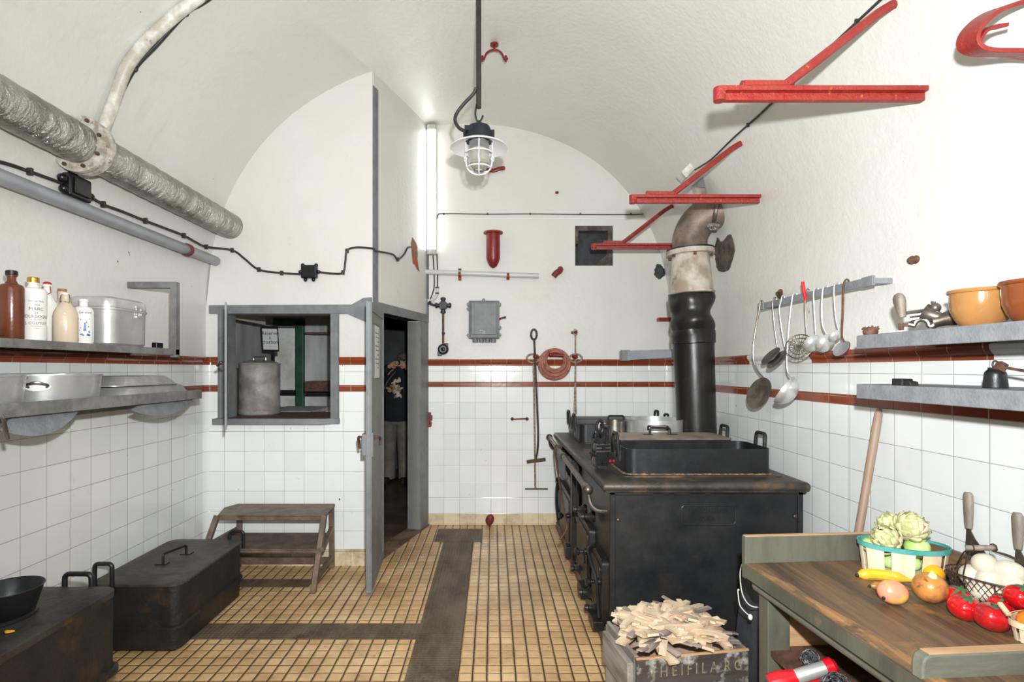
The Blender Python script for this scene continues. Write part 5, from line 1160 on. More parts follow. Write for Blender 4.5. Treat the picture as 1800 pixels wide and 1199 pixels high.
b = B(); b.bar((.83, 4.12, 1.08), (.775, 4.09, 1.085), .025, .006); b.bar((.775, 4.09, 1.087), (.76, 4.07, 1.0), .025, .006); b.done('handle', M['whitegl'], r, bevel=.002)
# pulley block
r = E('pulley_block', (.632, 3.30, HT), 'black iron double pulley block standing on the range corner', 'pulley')
c = Vector((.635, 3.30, .0)); TP = Euler((.0, .0, .25)).to_matrix()
def pk(x, y, z): return c+TP @ Vector((x, y, z+.893))
b = B()
for y_ in (-.032, .032): b.loft([[pk(x, y_+d_, z) for x, z in ((-.035, .02), (.035, .02), (.045, .06), (.04, .14), (.02, .175), (-.02, .175), (-.04, .14), (-.045, .06))] for d_ in (-.004, .004)])
b.done('side_plates', M['iron'], r, bevel=.002)
for z_, r_ in ((.042, .042), (.125, .034)):
    b = B(); ax = (TP @ Vector((0, 1, 0)))
    for y_ in (-.014, .014): b.lathe([(0, -.012), (r_, -.012), (r_-.007, -.004), (r_-.007, .004), (r_, .012), (0, .012)], pk(0, y_, z_), ax, 24)
    b.done('wheel', M['steeld'], r)
for z_, x_ in ((.042, 0), (.125, 0), (.085, .035), (.085, -.035), (.16, .02), (.16, -.02)):
    b = B(); b.lathe([(0, -.055), (.010, -.055), (.010, .055), (0, .055)], pk(x_, 0, z_), (TP @ Vector((0, 1, 0))), 8); b.done('bolt', M['iron'], r)
for z_ in (.105, .125, .145):
    b = B(); b.tube([pk(-.045, -.04, z_), pk(.045, -.04, z_)], .006, 8); b.done('spacer', M['steeld'], r)
b = B(); b.tube([pk(.0+.028*math.cos(a), 0, .185+.028*math.sin(a)) for a in [k*PI/8 for k in range(16)]], .009, 8, closed=True); b.tube([pk(0+.02*math.cos(a), .0, .245+.036*math.sin(a)) for a in [k*PI/8 for k in range(16)]], .009, 8, closed=True); b.done('shackle', M['iron'], r)
b = B(); b.ball(pk(.05, -.03, .045), .012); b.ball(pk(.075, -.03, .045), .009); b.bar(pk(.04, -.03, .045), pk(.08, -.03, .045), .006, .006); b.done('pin', M['darkred'], r)

# ================================================================== RIGHT WALL: utensil rail and shelves
r = E('utensil_rail', (1.62, 2.8, 1.85), 'grey flat iron utensil rail on the right wall', 'rail')
b = B(); b.box(1.598, 1.604, 2.335, 3.36, 1.835, 1.872); b.done('bar', M['shelf'], r, bevel=.002)
for y_ in (2.375, 3.32):
    b = B(); b.box(1.603, XR, y_-.02, y_+.02, 1.842, 1.866); b.box(1.594, 1.606, y_-.035, y_+.035, 1.832, 1.875); b.done('standoff', M['shelf'], r, bevel=.002)
def U(x0): 
    Y = 1.588*F/(x0-CX)
    return lambda x, y, o=0: P(x, y, Y-o)
def utensil(name, x0, path, label, cat, mat, r_=.0045, flat=1.0):
    q = U(x0); root = E(name, q(*path[0]), label, cat, 'utensils hanging on the right rail')
    top_ = q(*path[0]); hook = [Vector((1.612, top_.y, 1.868)), Vector((1.609, top_.y, 1.882)), Vector((1.598, top_.y, 1.884))]
    b = B(); b.tube(smooth_path(hook+[q(x, y) for x, y in path], 5), r_, 8, flat=flat, up0=(1, 0, 0)); b.done('handle', mat, root)
    return root, q
def disc(root, c, r_, nrm, mat, nm, depth=.006, n=36):
    b = B(); b.lathe([(0, -depth), (r_*.6, -depth*.7), (r_*.95, 0), (r_, .001), (r_, .003), (r_*.93, .003), (r_*.6, -depth*.7+.002), (0, -depth+.002)], c, nrm, n); return b.done(nm, mat, root)
def bowl(root, c, r_, nrm, mat, nm='bowl', dp=.75):
    b = B(); pr = [(r_*math.sin(a), -r_*dp*math.cos(a)) for a in [k*PI/2/10 for k in range(11)]]; pr += [(x-.002 if x > .002 else 0, z+.002) for x, z in pr[::-1]]
    b.lathe(pr, c, nrm, 32); return b.done(nm, mat, root)
ut, q = utensil('skimmer', 1334, [(1334, 548), (1328, 580), (1324, 612), (1325, 634), (1332, 652), (1342, 664)], 'large dark round skimmer at the left end of the utensil rail', 'skimmer', M['steel'], .005)
disc(ut, q(1334, 691, .005), .098, Vector((-.97, -.22, .38)), M['steeld'], 'disc', .012)
ut, q = utensil('skimmer', 1358, [(1358, 536), (1361, 570), (1366, 609)], 'small dark skimmer second from the left on the rail', 'skimmer', M['steel'], .0035)
disc(ut, q(1355, 626), .063, Vector((-.78, -.015, .7)), M['steeld'], 'disc', .008)
ut, q = utensil('skimmer', 1372, [(1373, 529), (1370, 545), (1374, 580), (1380, 612)], 'small pale skimmer third from the left, partly behind the big ladle', 'skimmer', M['alu'], .0035)
disc(ut, q(1366, 632), .066, Vector((-.78, -.015, .7)), M['steel'], 'disc', .008)
ut, q = utensil('ladle', 1393, [(1393, 522), (1388, 560), (1384, 610), (1383, 640), (1385, 655), (1391, 664)], 'large aluminium ladle hanging lowest on the rail', 'ladle', M['alu'], .0045)
bowl(ut, q(1378, 685, -.0), .083, Vector((-.65, .52, .55)), M['alu'], dp=.8)
ut, q = utensil('wire_skimmer', 1415, [(1415, 531), (1416, 560), (1418, 592)], 'wire fan skimmer with a red handle on the rail', 'skimmer', M['steel'], .003)
b = B(); b.tube([q(1411, 495, .01), q(1413, 512, .01), q(1417, 528, .01)], [.008, .009, .007], 10); b.done('grip', M['redplastic'], ut)
b = B(); cc = q(1405, 609); ux, uz = Vector((.45, .2, .87)).normalized(), None; nn_ = Vector((-.6, -.6, .35)).normalized(); ux = (Vector((.3, 0, 1))-nn_*nn_.dot(Vector((.3, 0, 1)))).normalized(); uy = nn_.cross(ux)
for rr in (.066, .045, .024): b.tube([cc+ux*rr*math.cos(a)+uy*rr*math.sin(a) for a in [k*PI/12 for k in range(24)]], .0022 if rr < .06 else .003, 6, closed=True)
for k in range(10): a = k*PI/10; b.tube([cc+ux*.066*math.cos(a)+uy*.066*math.sin(a), cc-ux*.066*math.cos(a)-uy*.066*math.sin(a)], .0015, 5)
b.done('wire_fan', M['steeld'], ut)
ut, q = utensil('ladle', 1430, [(1430, 515), (1431, 545), (1433, 575), (1434, 592)], 'medium aluminium ladle right of the red handled skimmer', 'ladle', M['alu'], .004)
bowl(ut, q(1427, 603), .046, Vector((-.2, .85, .5)), M['alu'])
ut, q = utensil('ladle', 1446, [(1446, 511), (1444, 545), (1446, 572), (1453, 588)], 'broad aluminium ladle in the middle of three on the right half of the rail', 'ladle', M['alu'], .0045)
bowl(ut, q(1449, 603), .048, Vector((-.2, .85, .5)), M['alu'])
ut, q = utensil('ladle', 1466, [(1466, 507), (1467, 540), (1470, 565), (1475, 583)], 'smallest aluminium ladle near the right end of the rail', 'ladle', M['alu'], .0035)
bowl(ut, q(1466, 590), .030, Vector((-.2, .85, .5)), M['alu'])
ut, q = utensil('ladle', 1483, [(1483, 502), (1482, 540), (1480, 580), (1480, 592), (1484, 601)], 'dark red and grey enamel spoon at the right end of the rail', 'spoon', M['rust'], .0045)
b = disc(ut, q(1479, 613), .040, Vector((-.8, -.15, .5)), M['shelf'], 'spoon_bowl', .010)
b2 = disc(ut, q(1480.5, 613.5, -.004), .041, Vector((-.8, -.15, .5)), M['darkred'], 'spoon_back', .011)

for nm, z0, z1, lb in (('upper', 1.557, 1.609, 'thick grey shelf on the right wall carrying the bowls, the upper of two'), ('lower', 1.368, 1.423, 'thick grey shelf on the right wall carrying the iron bell, the lower of two')):
    r = E('wall_shelf', (1.55, 1.8, z0), lb, 'shelf')
    b = B(); b.prism([(1.40, z0), (1.414, z0), (1.414, z1-.012), (1.66, z1-.012), (1.66, z1-.03), (XR-.001, z1-.03), (XR-.001, z1), (1.40, z1)], 'XZ', .4, 2.147); b.done('board', M['shelf'], r, bevel=.003)
    for y_ in (.9,):
        b = B(); b.prism([(XR, z0-.06 if nm == 'lower' else z0-.0), (XR, z1-.012), (1.42, z1-.012), (1.42, z1-.03)], 'XZ', y_, y_+.012); b.done('bracket', M['shelf'], r)
# bowls
def clay(x, y, r_, h, mat, lb):
    b = B(); b.lathe([(0, 0), (r_*.55, 0), (r_*.6, .003), (r_*.8, h*.22), (r_*.93, h*.45), (r_*.965, h*.7), (r_*.97, h-.012), (r_*1.03, h-.010), (r_*1.05, h-.005), (r_*1.03, h), (r_*.96, h-.002), (r_*.9, h*.5), (r_*.55, h*.08), (0, h*.06)], (x, y, 1.609), n=56)
    tag(b.done('mixing_bowl', mat), lb, 'bowl', 'glazed bowls on the upper right shelf')
clay(1.52, 1.735, .082, .118, M['tanbowl'], 'tan glazed mixing bowl on the upper right shelf'); clay(1.525, 1.557, .083, .120, M['brownbowl'], 'dark brown glazed bowl cut by the right edge on the upper shelf')
# meat grinder lying on the shelf
r = E('meat_grinder', (1.5, 1.92, 1.609), 'old tinned meat grinder lying beside the tan bowl', 'meat grinder')
g = lambda x, y, o=0: P(x, y, 1.93-(x-1600)*.0009-o)
b = B(); b.lathe([(0, 0), (.020, .0), (.022, .03), (.028, .05), (.030, .085), (.038, .10), (.043, .125), (.045, .14), (.040, .142), (.03, .13), (0, .12)], g(1640, 566), (g(1682, 556)-g(1640, 566)).normalized(), 28); b.done('barrel', M['steeld'], r)
b = B(); b.lathe([(.018, 0), (.022, .03), (.032, .05), (.034, .052), (.028, .05), (.016, .03)], g(1655, 560), Vector((-.35, .4, .25)), 20); b.done('hopper', M['steeld'], r)
b = B(); b.tube([g(1597, 570)] + [g(1620-13*math.cos(a), 572-11*math.sin(a)) for a in [k*PI/8 for k in range(9)]] + [g(1636, 574)], .009, 10); b.tube([g(1600, 562), g(1640, 556)], .011, 10); b.tube([g(1636, 574), g(1652, 566)], .012, 10); b.done('clamp_frame', M['steeld'], r)
b = B(); b.tube([g(1583, 572), g(1603, 571)], .005, 8); b.tube([g(1584, 568), g(1584, 580)], .008, 8); b.done('clamp_screw', M['rust'], r)
b = B(); b.tube([g(1645, 560), g(1646, 545), g(1644, 540)], .010, 10); b.ball(g(1644, 541), .017, (1, 1, 1)); b.tube([g(1640, 534), g(1641, 530)], .007, 8); b.tube(smooth_path([g(1638, 543), g(1618, 547), g(1595, 550), g(1588, 553)], 4), .006, 8); b.done('crank', M['steeld'], r)
b = B(); p0, p1 = g(1587, 558, .01), g(1578, 514, .01); b.lathe([(0, 0), (.010, .0), (.012, .008), (.015, .03), (.019, .055), (.018, .07), (.012, .082), (0, .087)], p0, (p1-p0).normalized(), 18); b.done('crank_grip', M['bone'], r)
random.seed(5)
r = E('rusty_wire_bundle', (1.43, 2.10, 1.609), 'small rusty bundle at the far end of the upper right shelf', 'bundle')
b = B(); b.lathe([(0, 0), (.022, 0), (.026, .012), (.022, .026), (.012, .03), (0, .03)], (1.43, 2.11, 1.609), n=14)
for k in range(14):
    a = k*2*PI/14; b.tube([(1.43+.02*math.cos(a), 2.11+.02*math.sin(a), 1.612+.02*random.random()), (1.43+.027*math.cos(a+.3), 2.11+.027*math.sin(a+.3), 1.632+.012*random.random())], .003, 5)
b.done('bundle', M['rust'], r)
b = B(); b.box(1.42, 1.46, 1.935, 1.985, 1.423, 1.447); b.prism([(1.90, 1.423), (1.94, 1.423), (1.94, 1.443), (1.905, 1.437)], 'YZ', 1.425, 1.455); tag(b.done('small_clamp', M['soot'], bevel=.003), 'small dark iron piece on the lower right shelf', 'iron piece')
# bell with a bar
r = E('iron_bell', (1.52, 1.686, 1.423), 'small dark iron bell weight with a ring top on the lower right shelf', 'bell')
b = B(); b.lathe([(0, 0), (.029, 0), (.031, .002), (.027, .04), (.026, .046), (.022, .052), (.018, .056), (.018, .062), (0, .062)], (1.52, 1.686, 1.423), n=32); b.done('body', M['iron'], r)
b = B(); b.tube([(1.52+.008*math.cos(a), 1.686, 1.494+.011*math.sin(a)) for a in [k*PI/8 for k in range(16)]], .0028, 8, closed=True); b.done('ring', M['steel'], r)
r = E('rusty_tool', (1.52, 1.6, 1.49), 'rusty rod tool leaning from the iron bell to the right edge', 'tool')
b = B(); g = lambda x, y: P(x, y, 1.665-(x-1760)*.0016); b.tube([g(1760, 645), g(1800, 652), g(1880, 668)], .0042, 8); b.boxc(g(1759, 645), (.022, .02, .026), (0, .5, 0)); b.done('rod', M['rust'], r); 

# ================================================================== TABLE
TA = math.atan2(.08, 1); TO = Vector((.95, 2.10, 0))
r = E('work_table', TO, 'worn wooden work table with green painted legs in the right foreground', 'table')
ct, st_ = math.cos(TA), math.sin(TA)
def tw(x, y, z): return Vector((TO.x+x*ct-y*st_, TO.y+x*st_+y*ct, z))
TM = Matrix.Translation(TO) @ Matrix.Rotation(TA, 4, 'Z')
TZ = .75
TWD = .655
b = B(); b.box(0, TWD, -1.02, 0, TZ-.045, TZ, TM); tp = b.done('tabletop', M['tabletop'], r, bevel=.004)
b = B(); b.prism([(.002, -1.0), (.05, -.99), (.045, -.75), (.06, -.55), (.04, -.35), (.045, -.22), (.02, -.12), (.003, -.05)], 'XY', TZ-.006, TZ+.0012); b.bm.transform(TM); b.done('chipped_edge', M['rawwood'], tp)
b = B(); b.box(-.004, .0, -1.02, 0, TZ-.05, TZ-.006, TM); b.done('painted_edge', M['green'], tp)
b = B(); b.box(0, TWD, -.002, .024, TZ-.06, TZ+.098, TM); fb = b.done('back_ledge', M['green'], r, bevel=.004)
b = B(); b.box(.004, TWD-.004, .001, .022, TZ+.0975, TZ+.1, TM); b.done('bare_top_edge', M['rawwood2'], fb)
b = B(); b.box(TWD-.028, TWD, -1.02, 0, TZ, TZ+.098, TM); b.done('wall_ledge', M['tabletop'], r, bevel=.004)
b = B(); b.prism([(0, TZ-.20), (TWD, TZ-.20), (TWD, TZ+.055), (.02, TZ+.055), (.006, TZ+.048), (0, TZ+.03)], 'XZ', -.79, -.755); b.bm.transform(TM); nb = b.done('near_board', M['boardgreen'], r, bevel=.006)
b = B(); b.box(.02, TWD, -.786, -.759, TZ+.0545, TZ+.057, TM); b.done('bare_top_edge', M['rawwood2'], nb)
for (x_, y_) in ((.04, -.085), (.58, -.085), (.04, -.74), (.58, -.74)):
    b = B(); b.box(x_, x_+.085, y_, y_+.06, 0, TZ-.045, TM); b.done('leg', M['green'], r, bevel=.004)
b = B(); b.tube([tw(.045, -.02, TZ-.075), tw(.045, -.98, TZ-.075)], .028, 14); b.done('side_rail', M['greypole'], r)
b = B(); b.box(.12, .60, -.055, -.035, .08, TZ-.045, TM); b.done('rear_panel', M['rawwood2'], r)
b = B(); b.box(.05, .64, -.74, -.06, .44, .46, TM); b.done('shelf', M['rust'], r)

# under the table
def rough(c, r_, n, mat, name, lb, cat):
    b = B(); random.seed(int(c.x*1000))
    for k in range(n):
        p = []; a0 = random.random()*6; inc = random.random()*PI
        R3 = Euler((random.random()*6, random.random()*6, random.random()*6)).to_matrix()
        rr = r_*random.uniform(.5, 1)
        p = [c+R3 @ Vector((rr*math.cos(a), rr*math.sin(a)*.8, .1*rr*math.sin(3*a))) for a in [q*PI/7 for q in range(14)]]
        p = [Vector((v.x, v.y, max(v.z, c.z-r_*.6))) for v in p]
        b.tube(p, .0016, 4, closed=True)
    return tag(b.done(name, mat), lb, cat)
rough(P(1424, 1160, 1.90), .036, 34, M['wool'], 'steel_wool', 'grey ball of steel wool on the shelf under the table', 'scourer')
r = E('red_torch', P(1425, 1190, 1.80), 'red plastic and silver torch lying under the table', 'torch')
p0, p1 = P(1380, 1196, 1.80), P(1470, 1168, 1.78); d = (p1-p0).normalized()
b = B(); b.lathe([(0, .035), (.022, .035), (.022, .13), (0, .13)], p0, d, 24); b.done('barrel', M['alu'], r)
b = B(); b.lathe([(0, -.05), (.032, -.05), (.034, -.01), (.026, .02), (.025, .036), (0, .036)], p0, d, 24); b.done('red_end', M['redplastic'], r); b = B(); b.lathe([(0, .13), (.026, .13), (.026, .155), (.015, .165), (0, .165)], p0, d, 24); b.done('red_end', M['redplastic'], r)
b = B(); b.bar(p0+Vector((0, 0, -.028)), p1+Vector((0, 0, -.03)), .02, .012); b.done('red_grip', M['redplastic'], r)
rough(P(1470, 1212, 1.66), .05, 46, M['wool'], 'steel_wool', 'silver scouring pad in front of the red torch', 'scourer')
b = B(); b.lathe([(0, 0), (.04, 0), (.04, .02), (0, .02)], P(1470, 1212, 1.66)+Vector((0, 0, -.03)), n=24); tag(b.done('scourer_holder', M['steeld']), 'dark round base under the silver scouring pad', 'base')

# leaning things behind the table
b = B(); p0, p1 = Vector((1.40, 2.335, .0)), Vector((1.672, 2.41, 1.31)); b.tube([p0, p0.lerp(p1, .3), p0.lerp(p1, .7), p0.lerp(p1, .93), p0.lerp(p1, .98), p1], [.018, .017, .016, .0175, .016, .009], 14)
tag(b.done('wooden_pole', M['pole']), 'bare wooden pole leaning on the right wall behind the table', 'pole')
r = E('zinc_bin', (1.27, 2.58, 0), 'grey zinc bin standing between the range and the table leg', 'bin')
b = B(); b.loft([[(x, y, z) for x, y in rrect(.30+2*g, .22+2*g, .02, 4, 1.30+dx, 2.50)] for g, z, dx in ((.03, 0, 0), (-.0, .62, .02))]); b.done('body', M['bincolour'], r)
b = B(); q = lambda x, y: P(x, y, 2.33); b.tube(smooth_path([q(1304, 992), q(1301, 1010), q(1304, 1040), (q(1312, 1058)), q(1322, 1066), q(1335, 1068)], 5), .0022, 6)
b.tube(smooth_path([q(1297, 1038), q(1300, 1062), q(1308, 1074), q(1317, 1082)], 5), .0022, 6); b.ball(q(1319, 1085), .009, (1, 1, 1.4)); b.ball(q(1298, 1037), .004); b.done('white_cord', M['cord'], bpy.data.objects['work_table'])['label'] = 'thin white cord'

# ================================================================== CRATE OF KINDLING
KA = math.radians(9); KO = Vector((.585, 2.285, 0))
r = E('wooden_crate', KO, 'lettered wooden crate of kindling in front of the range', 'crate', rz=0)
KM = Matrix.Translation(KO) @ Matrix.Rotation(KA, 4, 'Z')
KW, KD, KH = .50, .345, .30
b = B(); b.box(0, KW, -.012, .006, .02, KH-.002, KM); fr_ = b.done('front_board', M['cratefront'], r, bevel=.004)
b = B(); b.box(-.0, KW, -.0125, -.004, KH-.008, KH, KM); b.done('bare_edge', M['rawwood2'], fr_)
b = B()
KI = KM.copy()
text_to(b, 'T H E I F I L A  R G', .064, lambda v: KI @ Vector((.262+v.x, -.0125-v.z, .235+v.y)), .0004, .80); b.done('stencilled_letters', M['crateprint'], fr_)
b = B(); b.box(0, KW, KD-.015, KD, .02, KH-.02, KM); b.done('rear_board', M['cratewood'], r, bevel=.004)
b = B(); b.box(0, .018, .006, KD-.015, .02, KH, KM); b.box(-.03, -.002, .01, KD-.04, .13, KH-.03, KM); b.box(-.022, -.004, .03, KD-.06, .02, .12, KM); b.done('side_board', M['cratewood'], r, bevel=.004)
b = B(); b.box(KW-.018, KW, .006, KD-.015, .02, KH, KM); b.done('side_board', M['cratewood'], r, bevel=.004)
b = B(); b.box(0, KW, 0, KD, 0.005, .02, KM); b.done('bottom_board', M['cratewood'], r)
random.seed(21)
protos = []
for k in range(7):
    L, W, T = random.uniform(.10, .24), random.uniform(.028, .066), random.uniform(.005, .012)
    b = B(); n = 6; rings = []
    for i in range(n+1):
        t = i/n-.5; w_ = W*(1-.35*abs(t)*random.uniform(.3, 1.6))/2; bend = .010*math.sin(3*t+k)
        rings.append([(L*t, -w_+random.uniform(-.003, .003), bend-T/2), (L*t, w_+random.uniform(-.003, .003), bend-T/2), (L*t, w_, bend+T/2), (L*t, -w_, bend+T/2)])
    b.loft(rings); o = b.done('kindling_stick', M[('chip1', 'chip1', 'chip2', 'chip1', 'chip3', 'chip1', 'chip2')[k]], origin='world', ang=50)
    tag(o, 'pale split kindling stick heaped in the lettered wooden crate', 'kindling', 'kindling heaped in the wooden crate'); protos.append(o)
cnt = 0
def heap(u, v): return KH-.02+.10*max(0, 1-((u-.5)/.6)**2)*max(0, 1-((v-.55)/.7)**2)
for k in range(150):
    src = protos[k % 7]; o = src if k < 7 else src.copy()
    if k >= 7: C.objects.link(o)
    u, v = random.uniform(.07, .93), random.uniform(.08, .9)
    L_ = o.dimensions.x if False else .15
    uu = .05+.9*u; x_, y_ = KW*min(max(uu, .14), .86), KD*min(max(v, .12), .9)
    z_ = heap(x_/KW, y_/KD) + random.uniform(-.022, .008)
    yaw = random.choice((-.5, .3, .9, 2.2, 1.4, -1.0))+random.uniform(-.5, .5)
    o['label'] = '%s kindling stick in the %s %s part of the heaped crate' % (('pale', 'pale', 'tan', 'pale', 'grey', 'pale', 'tan')[k % 7], 'front' if y_ < KD*.5 else 'rear', 'left' if x_ < KW*.36 else 'right' if x_ > KW*.64 else 'middle')
    o.location = KM @ Vector((x_, y_, z_)); o.rotation_euler = (random.uniform(-.25, .25), random.uniform(-.16, .16)+.25*(x_/KW-.5)*math.cos(yaw), yaw+KA)
b = B(); b.prism(rrect(KW-.05, KD-.05, .02, 3, KW/2, KD/2), 'XY', .03, KH-.075); b.bm.transform(KM); tag(b.done('kindling_layer', M['chip2']), 'kindling packed below the visible sticks of the crate', 'kindling', kind='stuff')
# bottom pieces hanging over the front edge
o = protos[0].copy(); C.objects.link(o); o.location = KM @ Vector((.135, -.0, KH+.004)); o.rotation_euler = (0, .35, KA-PI/2+.1); o['label'] = 'pale kindling stick poking over the front board of the crate'
# ================================================================== FOOD ON THE TABLE
def veneer_basket(c, a, bb_, rot, h, label, nst, grow=.012, rim='teal', name='fruit_basket'):
    r = E(name, c, label, 'basket', 'veneer baskets on the table')
    def pt(t, g, z): x, y = (a+g)*math.cos(t), (bb_+g)*math.sin(t); return Vector((c.x+x*math.cos(rot)-y*math.sin(rot), c.y+x*math.sin(rot)+y*math.cos(rot), c.z+z))
    for k in range(nst):
        t0, t1 = (k+.12)*2*PI/nst, (k+.88)*2*PI/nst
        b = B(); rings = []
        for i in range(6):
            z = h*i/5; g = grow*i/5
            rings.append([pt(t0+(t1-t0)*j/5, g, z) for j in range(6)]+[pt(t1-(t1-t0)*j/5, g-.0022, z) for j in range(6)])
        b.loft(rings); b.done('slat', M['chipw'], r)
    b = B(); b.prism([tuple(pt(k*PI/20, -.003, 0))[:2] for k in range(40)], 'XY', c.z+.001, c.z+.004); b.done('bottom', M['chipw'], r)
    b = B(); n = 48
    out = []
    for i, (z, g) in enumerate(((h-.016, grow+.003), (h, grow+.004), (h, grow-.004), (h-.016, grow-.005))): out.append([pt(k*2*PI/n, g, z) for k in range(n)])
    b.loft(out+[out[0]], False, False); b.done('rim_band', M[rim], r)
    return r, pt
bc = Vector((1.475, 2.005, TZ+.001)); brot = math.radians(-20)
veneer_basket(bc, .125, .078, brot, .105, 'pale veneer basket with a teal rim full of artichokes', 9)
def artichoke(c, r_, rot, lb):
    r = E('artichoke', c, lb, 'artichoke', 'artichokes in the teal rimmed basket')
    R3 = Euler(rot).to_matrix(); random.seed(int(c.x*997))
    b = B(); b.ball(c, r_*.75, (1, 1, 1.05), 16, 10); b.done('heart', M['leaf'], r)
    for ring, (nl, el, out) in enumerate(((9, -.5, 1.0), (9, -.05, 1.04), (8, .4, 1.0), (7, .85, .9), (5, 1.25, .8))):
        b = B()
        for k in range(nl):
            a = 2*PI*(k+.5*(ring % 2))/nl+random.uniform(-.15, .15)
            d = Vector((math.cos(a)*math.cos(el), math.sin(a)*math.cos(el), math.sin(el))); up = Vector((-math.cos(a)*math.sin(el), -math.sin(a)*math.sin(el), math.cos(el))); sd = d.cross(up)
            L = r_*random.uniform(.75, 1.05); W = r_*random.uniform(.34, .46); base = d*r_*.62*out; rows_ = []
            for i in range(6):
                t = i/5; wd = W*math.sin(PI*(.18+.80*t))**.8; cur = d*(r_*.42*math.sin(t*1.9)-.1*r_*t)+up*(L*(t-.25))
                rows_.append([c+R3 @ (base+cur+sd*(wd*s_)+d*(.10*r_*(-abs(s_)))*(1)+up*(.05*r_*math.sin(7*s_+a))) for s_ in (-1, -.5, 0, .5, 1)])
            th = [[p-(R3 @ d)*.0025 for p in row[::-1]] for row in rows_]
            b.loft([x_+y_ for x_, y_ in zip(rows_, th)])
        b.done('leaf_ring', M['leaf'], r, ang=80)
q = lambda x, y, Y: P(x, y, Y)
artichoke(q(1598, 930, 2.00), .056, (.5, .5, 0), 'upper artichoke lying on top of the heap in the basket')
artichoke(q(1562, 950, 2.01), .052, (-.3, -1.1, .4), 'lower artichoke at the left front of the teal rimmed basket')
artichoke(q(1567, 924, 2.06), .044, (-.4, -.5, .2), 'small ragged artichoke at the back of the basket heap')
for (x, y, Y, r_, lb) in ((1612, 962, 1.99, .040, 'large green apple showing at the right of the basket'), (1530, 958, 2.05, .030, 'small green apple at the left of the basket'), (1564, 986, 2.03, .028, 'green apple low in the basket behind the left slats'), (1604, 990, 2.00, .028, 'green apple low in the basket behind the right slats')):
    c = q(x, y, Y); c.z = max(c.z, TZ+.004+r_)
    r = E('green_apple', c, lb, 'apple', 'green apples in the basket')
    b = B(); b.ball(c, r_, (1, 1, .9), 24, 14, fn=lambda d, t, p: 1-.18*math.exp(-(t/.35)**2)); b.done('fruit', M['greenapple'], r)
def banana(p0, p1, bow, r_, mat, lb):
    r = E('banana', (Vector(p0)+Vector(p1))/2, lb, 'banana')
    p0, p1 = Vector(p0), Vector(p1); n = 14; pts = []; rs = []
    for i in range(n+1):
        t = i/n; pts.append(p0.lerp(p1, t)+bow*(4*t*(1-t))); rs.append(r_*(min(1, (t/.14)**.6*1.0) if t < .14 else min(1, ((1-t)/.22)**.7)) if 0 < t < 1 else r_*.22)
    b = B(); b.tube(pts, rs, 10); b.done('fruit', mat, r)
    b = B(); b.ball(pts[0], r_*.36, (1, 1, 1), 10, 8); b.done('tip', M['tip'], r)
banana(q(1507, 1011, 1.945)*1, q(1603, 1021, 1.885), Vector((.0, .018, .004)), .019, M['banana'], 'yellow banana lying before the teal rimmed basket')
banana(Vector((1.245, 1.84, TZ+.014)), Vector((1.36, 1.81, TZ+.014)), Vector((.0, .012, 0)), .014, M['oldbanana'], 'brown banana behind the pink fruit')
for o in [x for x in bpy.data.objects if x.name.startswith('banana')]: pass
def fruit(name, x, y, r_, sc, mat, lb, cat, fn=None, rot=(0, 0, 0), grp=None, base=None, ext=None):
    z = (TZ+.001 if base is None else base)+r_*sc[2]; Y = (CZ-z)*F/(y-CY); c = Vector(((x-CX)*Y/F, Y, z))
    r = E(name, (c.x, c.y, z-r_*sc[2]), lb, cat, grp)
    b = B(); b.ball(c, r_, sc, 28, 18, rot, fn); b.done('fruit', mat, r)
    if ext: ext(r, c)
    return r, c
def stemspot(dx, dz, r_=.005): 
    def f(r, c): b = B(); b.ball(c+Vector((dx, -.02, dz)), r_, (1, 1, 1), 10, 8); b.done('stem', M['tip'], r)
    return f
fruit('wax_peach', 1569, 1041, .040, (1.12, .9, .9), M['peach'], 'pink and yellow oval fruit in front of the banana', 'fruit', ext=stemspot(-.042, -.01), rot=(0, .2, 0))
def tcap(r, c):
    b = B(); b.lathe([(0, .052), (.010, .05), (.013, .044), (.010, .040)], c, (-.1, -.35, .9), 16); b.done('crown', M['chipw'], r)
fruit('turnip', 1635, 1033, .048, (1, 1, .95), M['turnip'], 'brown speckled turnip between the pink fruit and the egg basket', 'turnip', ext=tcap)
fruit('orange', 1641, 1008, .029, (1.15, 1, 1), M['lemon'], 'orange yellow fruit behind the turnip', 'fruit')
def tomfn(d, t, p): return 1+.035*math.cos(5*p)*math.sin(t)**2-.15*math.exp(-(t/.4)**2)
def tleaf(r, c):
    b = B(); up = Vector((-.15, -.5, .85)).normalized(); s1 = up.orthogonal().normalized(); s2 = up.cross(s1)
    for k in range(5):
        a = k*2*PI/5+c.x*30; d = s1*math.cos(a)+s2*math.sin(a); t = up.cross(d); o_ = c+up*.034
        rows_ = [[o_+d*(.026*u)+up*(.005-.012*u*u)+t*(w_*s_) for s_ in (-1, 1)] for u, w_ in ((0, .002), (.35, .0045), (.7, .0035), (1.15, .0006))]
        b.loft([x_+[p-up*.0012 for p in x_[::-1]] for x_ in rows_])
    b.tube([c+up*.032, c+up*.046+s1*.004], .002, 6); b.done('calyx', M['calyx'], r)
G = 'tomatoes beside the egg basket'
fruit('tomato', 1697, 1068, .041, (1, 1, .88), M['tomato'], 'bright red tomato at the front left of the tomatoes', 'tomato', tomfn, grp=G, ext=tleaf)
fruit('tomato', 1684, 1050, .036, (1, 1, .88), M['tomato'], 'red tomato half hidden behind the front left one', 'tomato', tomfn, grp=G, ext=tleaf)
fruit('tomato', 1744, 1084, .042, (1, 1, .92), M['tomato2'], 'dark speckled tomato in the middle of the front row', 'tomato', tomfn, grp=G, ext=tleaf)
fruit('tomato', 1764, 1064, .036, (1, 1, .88), M['tomato'], 'red tomato hidden between the speckled one and the small basket', 'tomato', tomfn, grp=G, ext=tleaf)
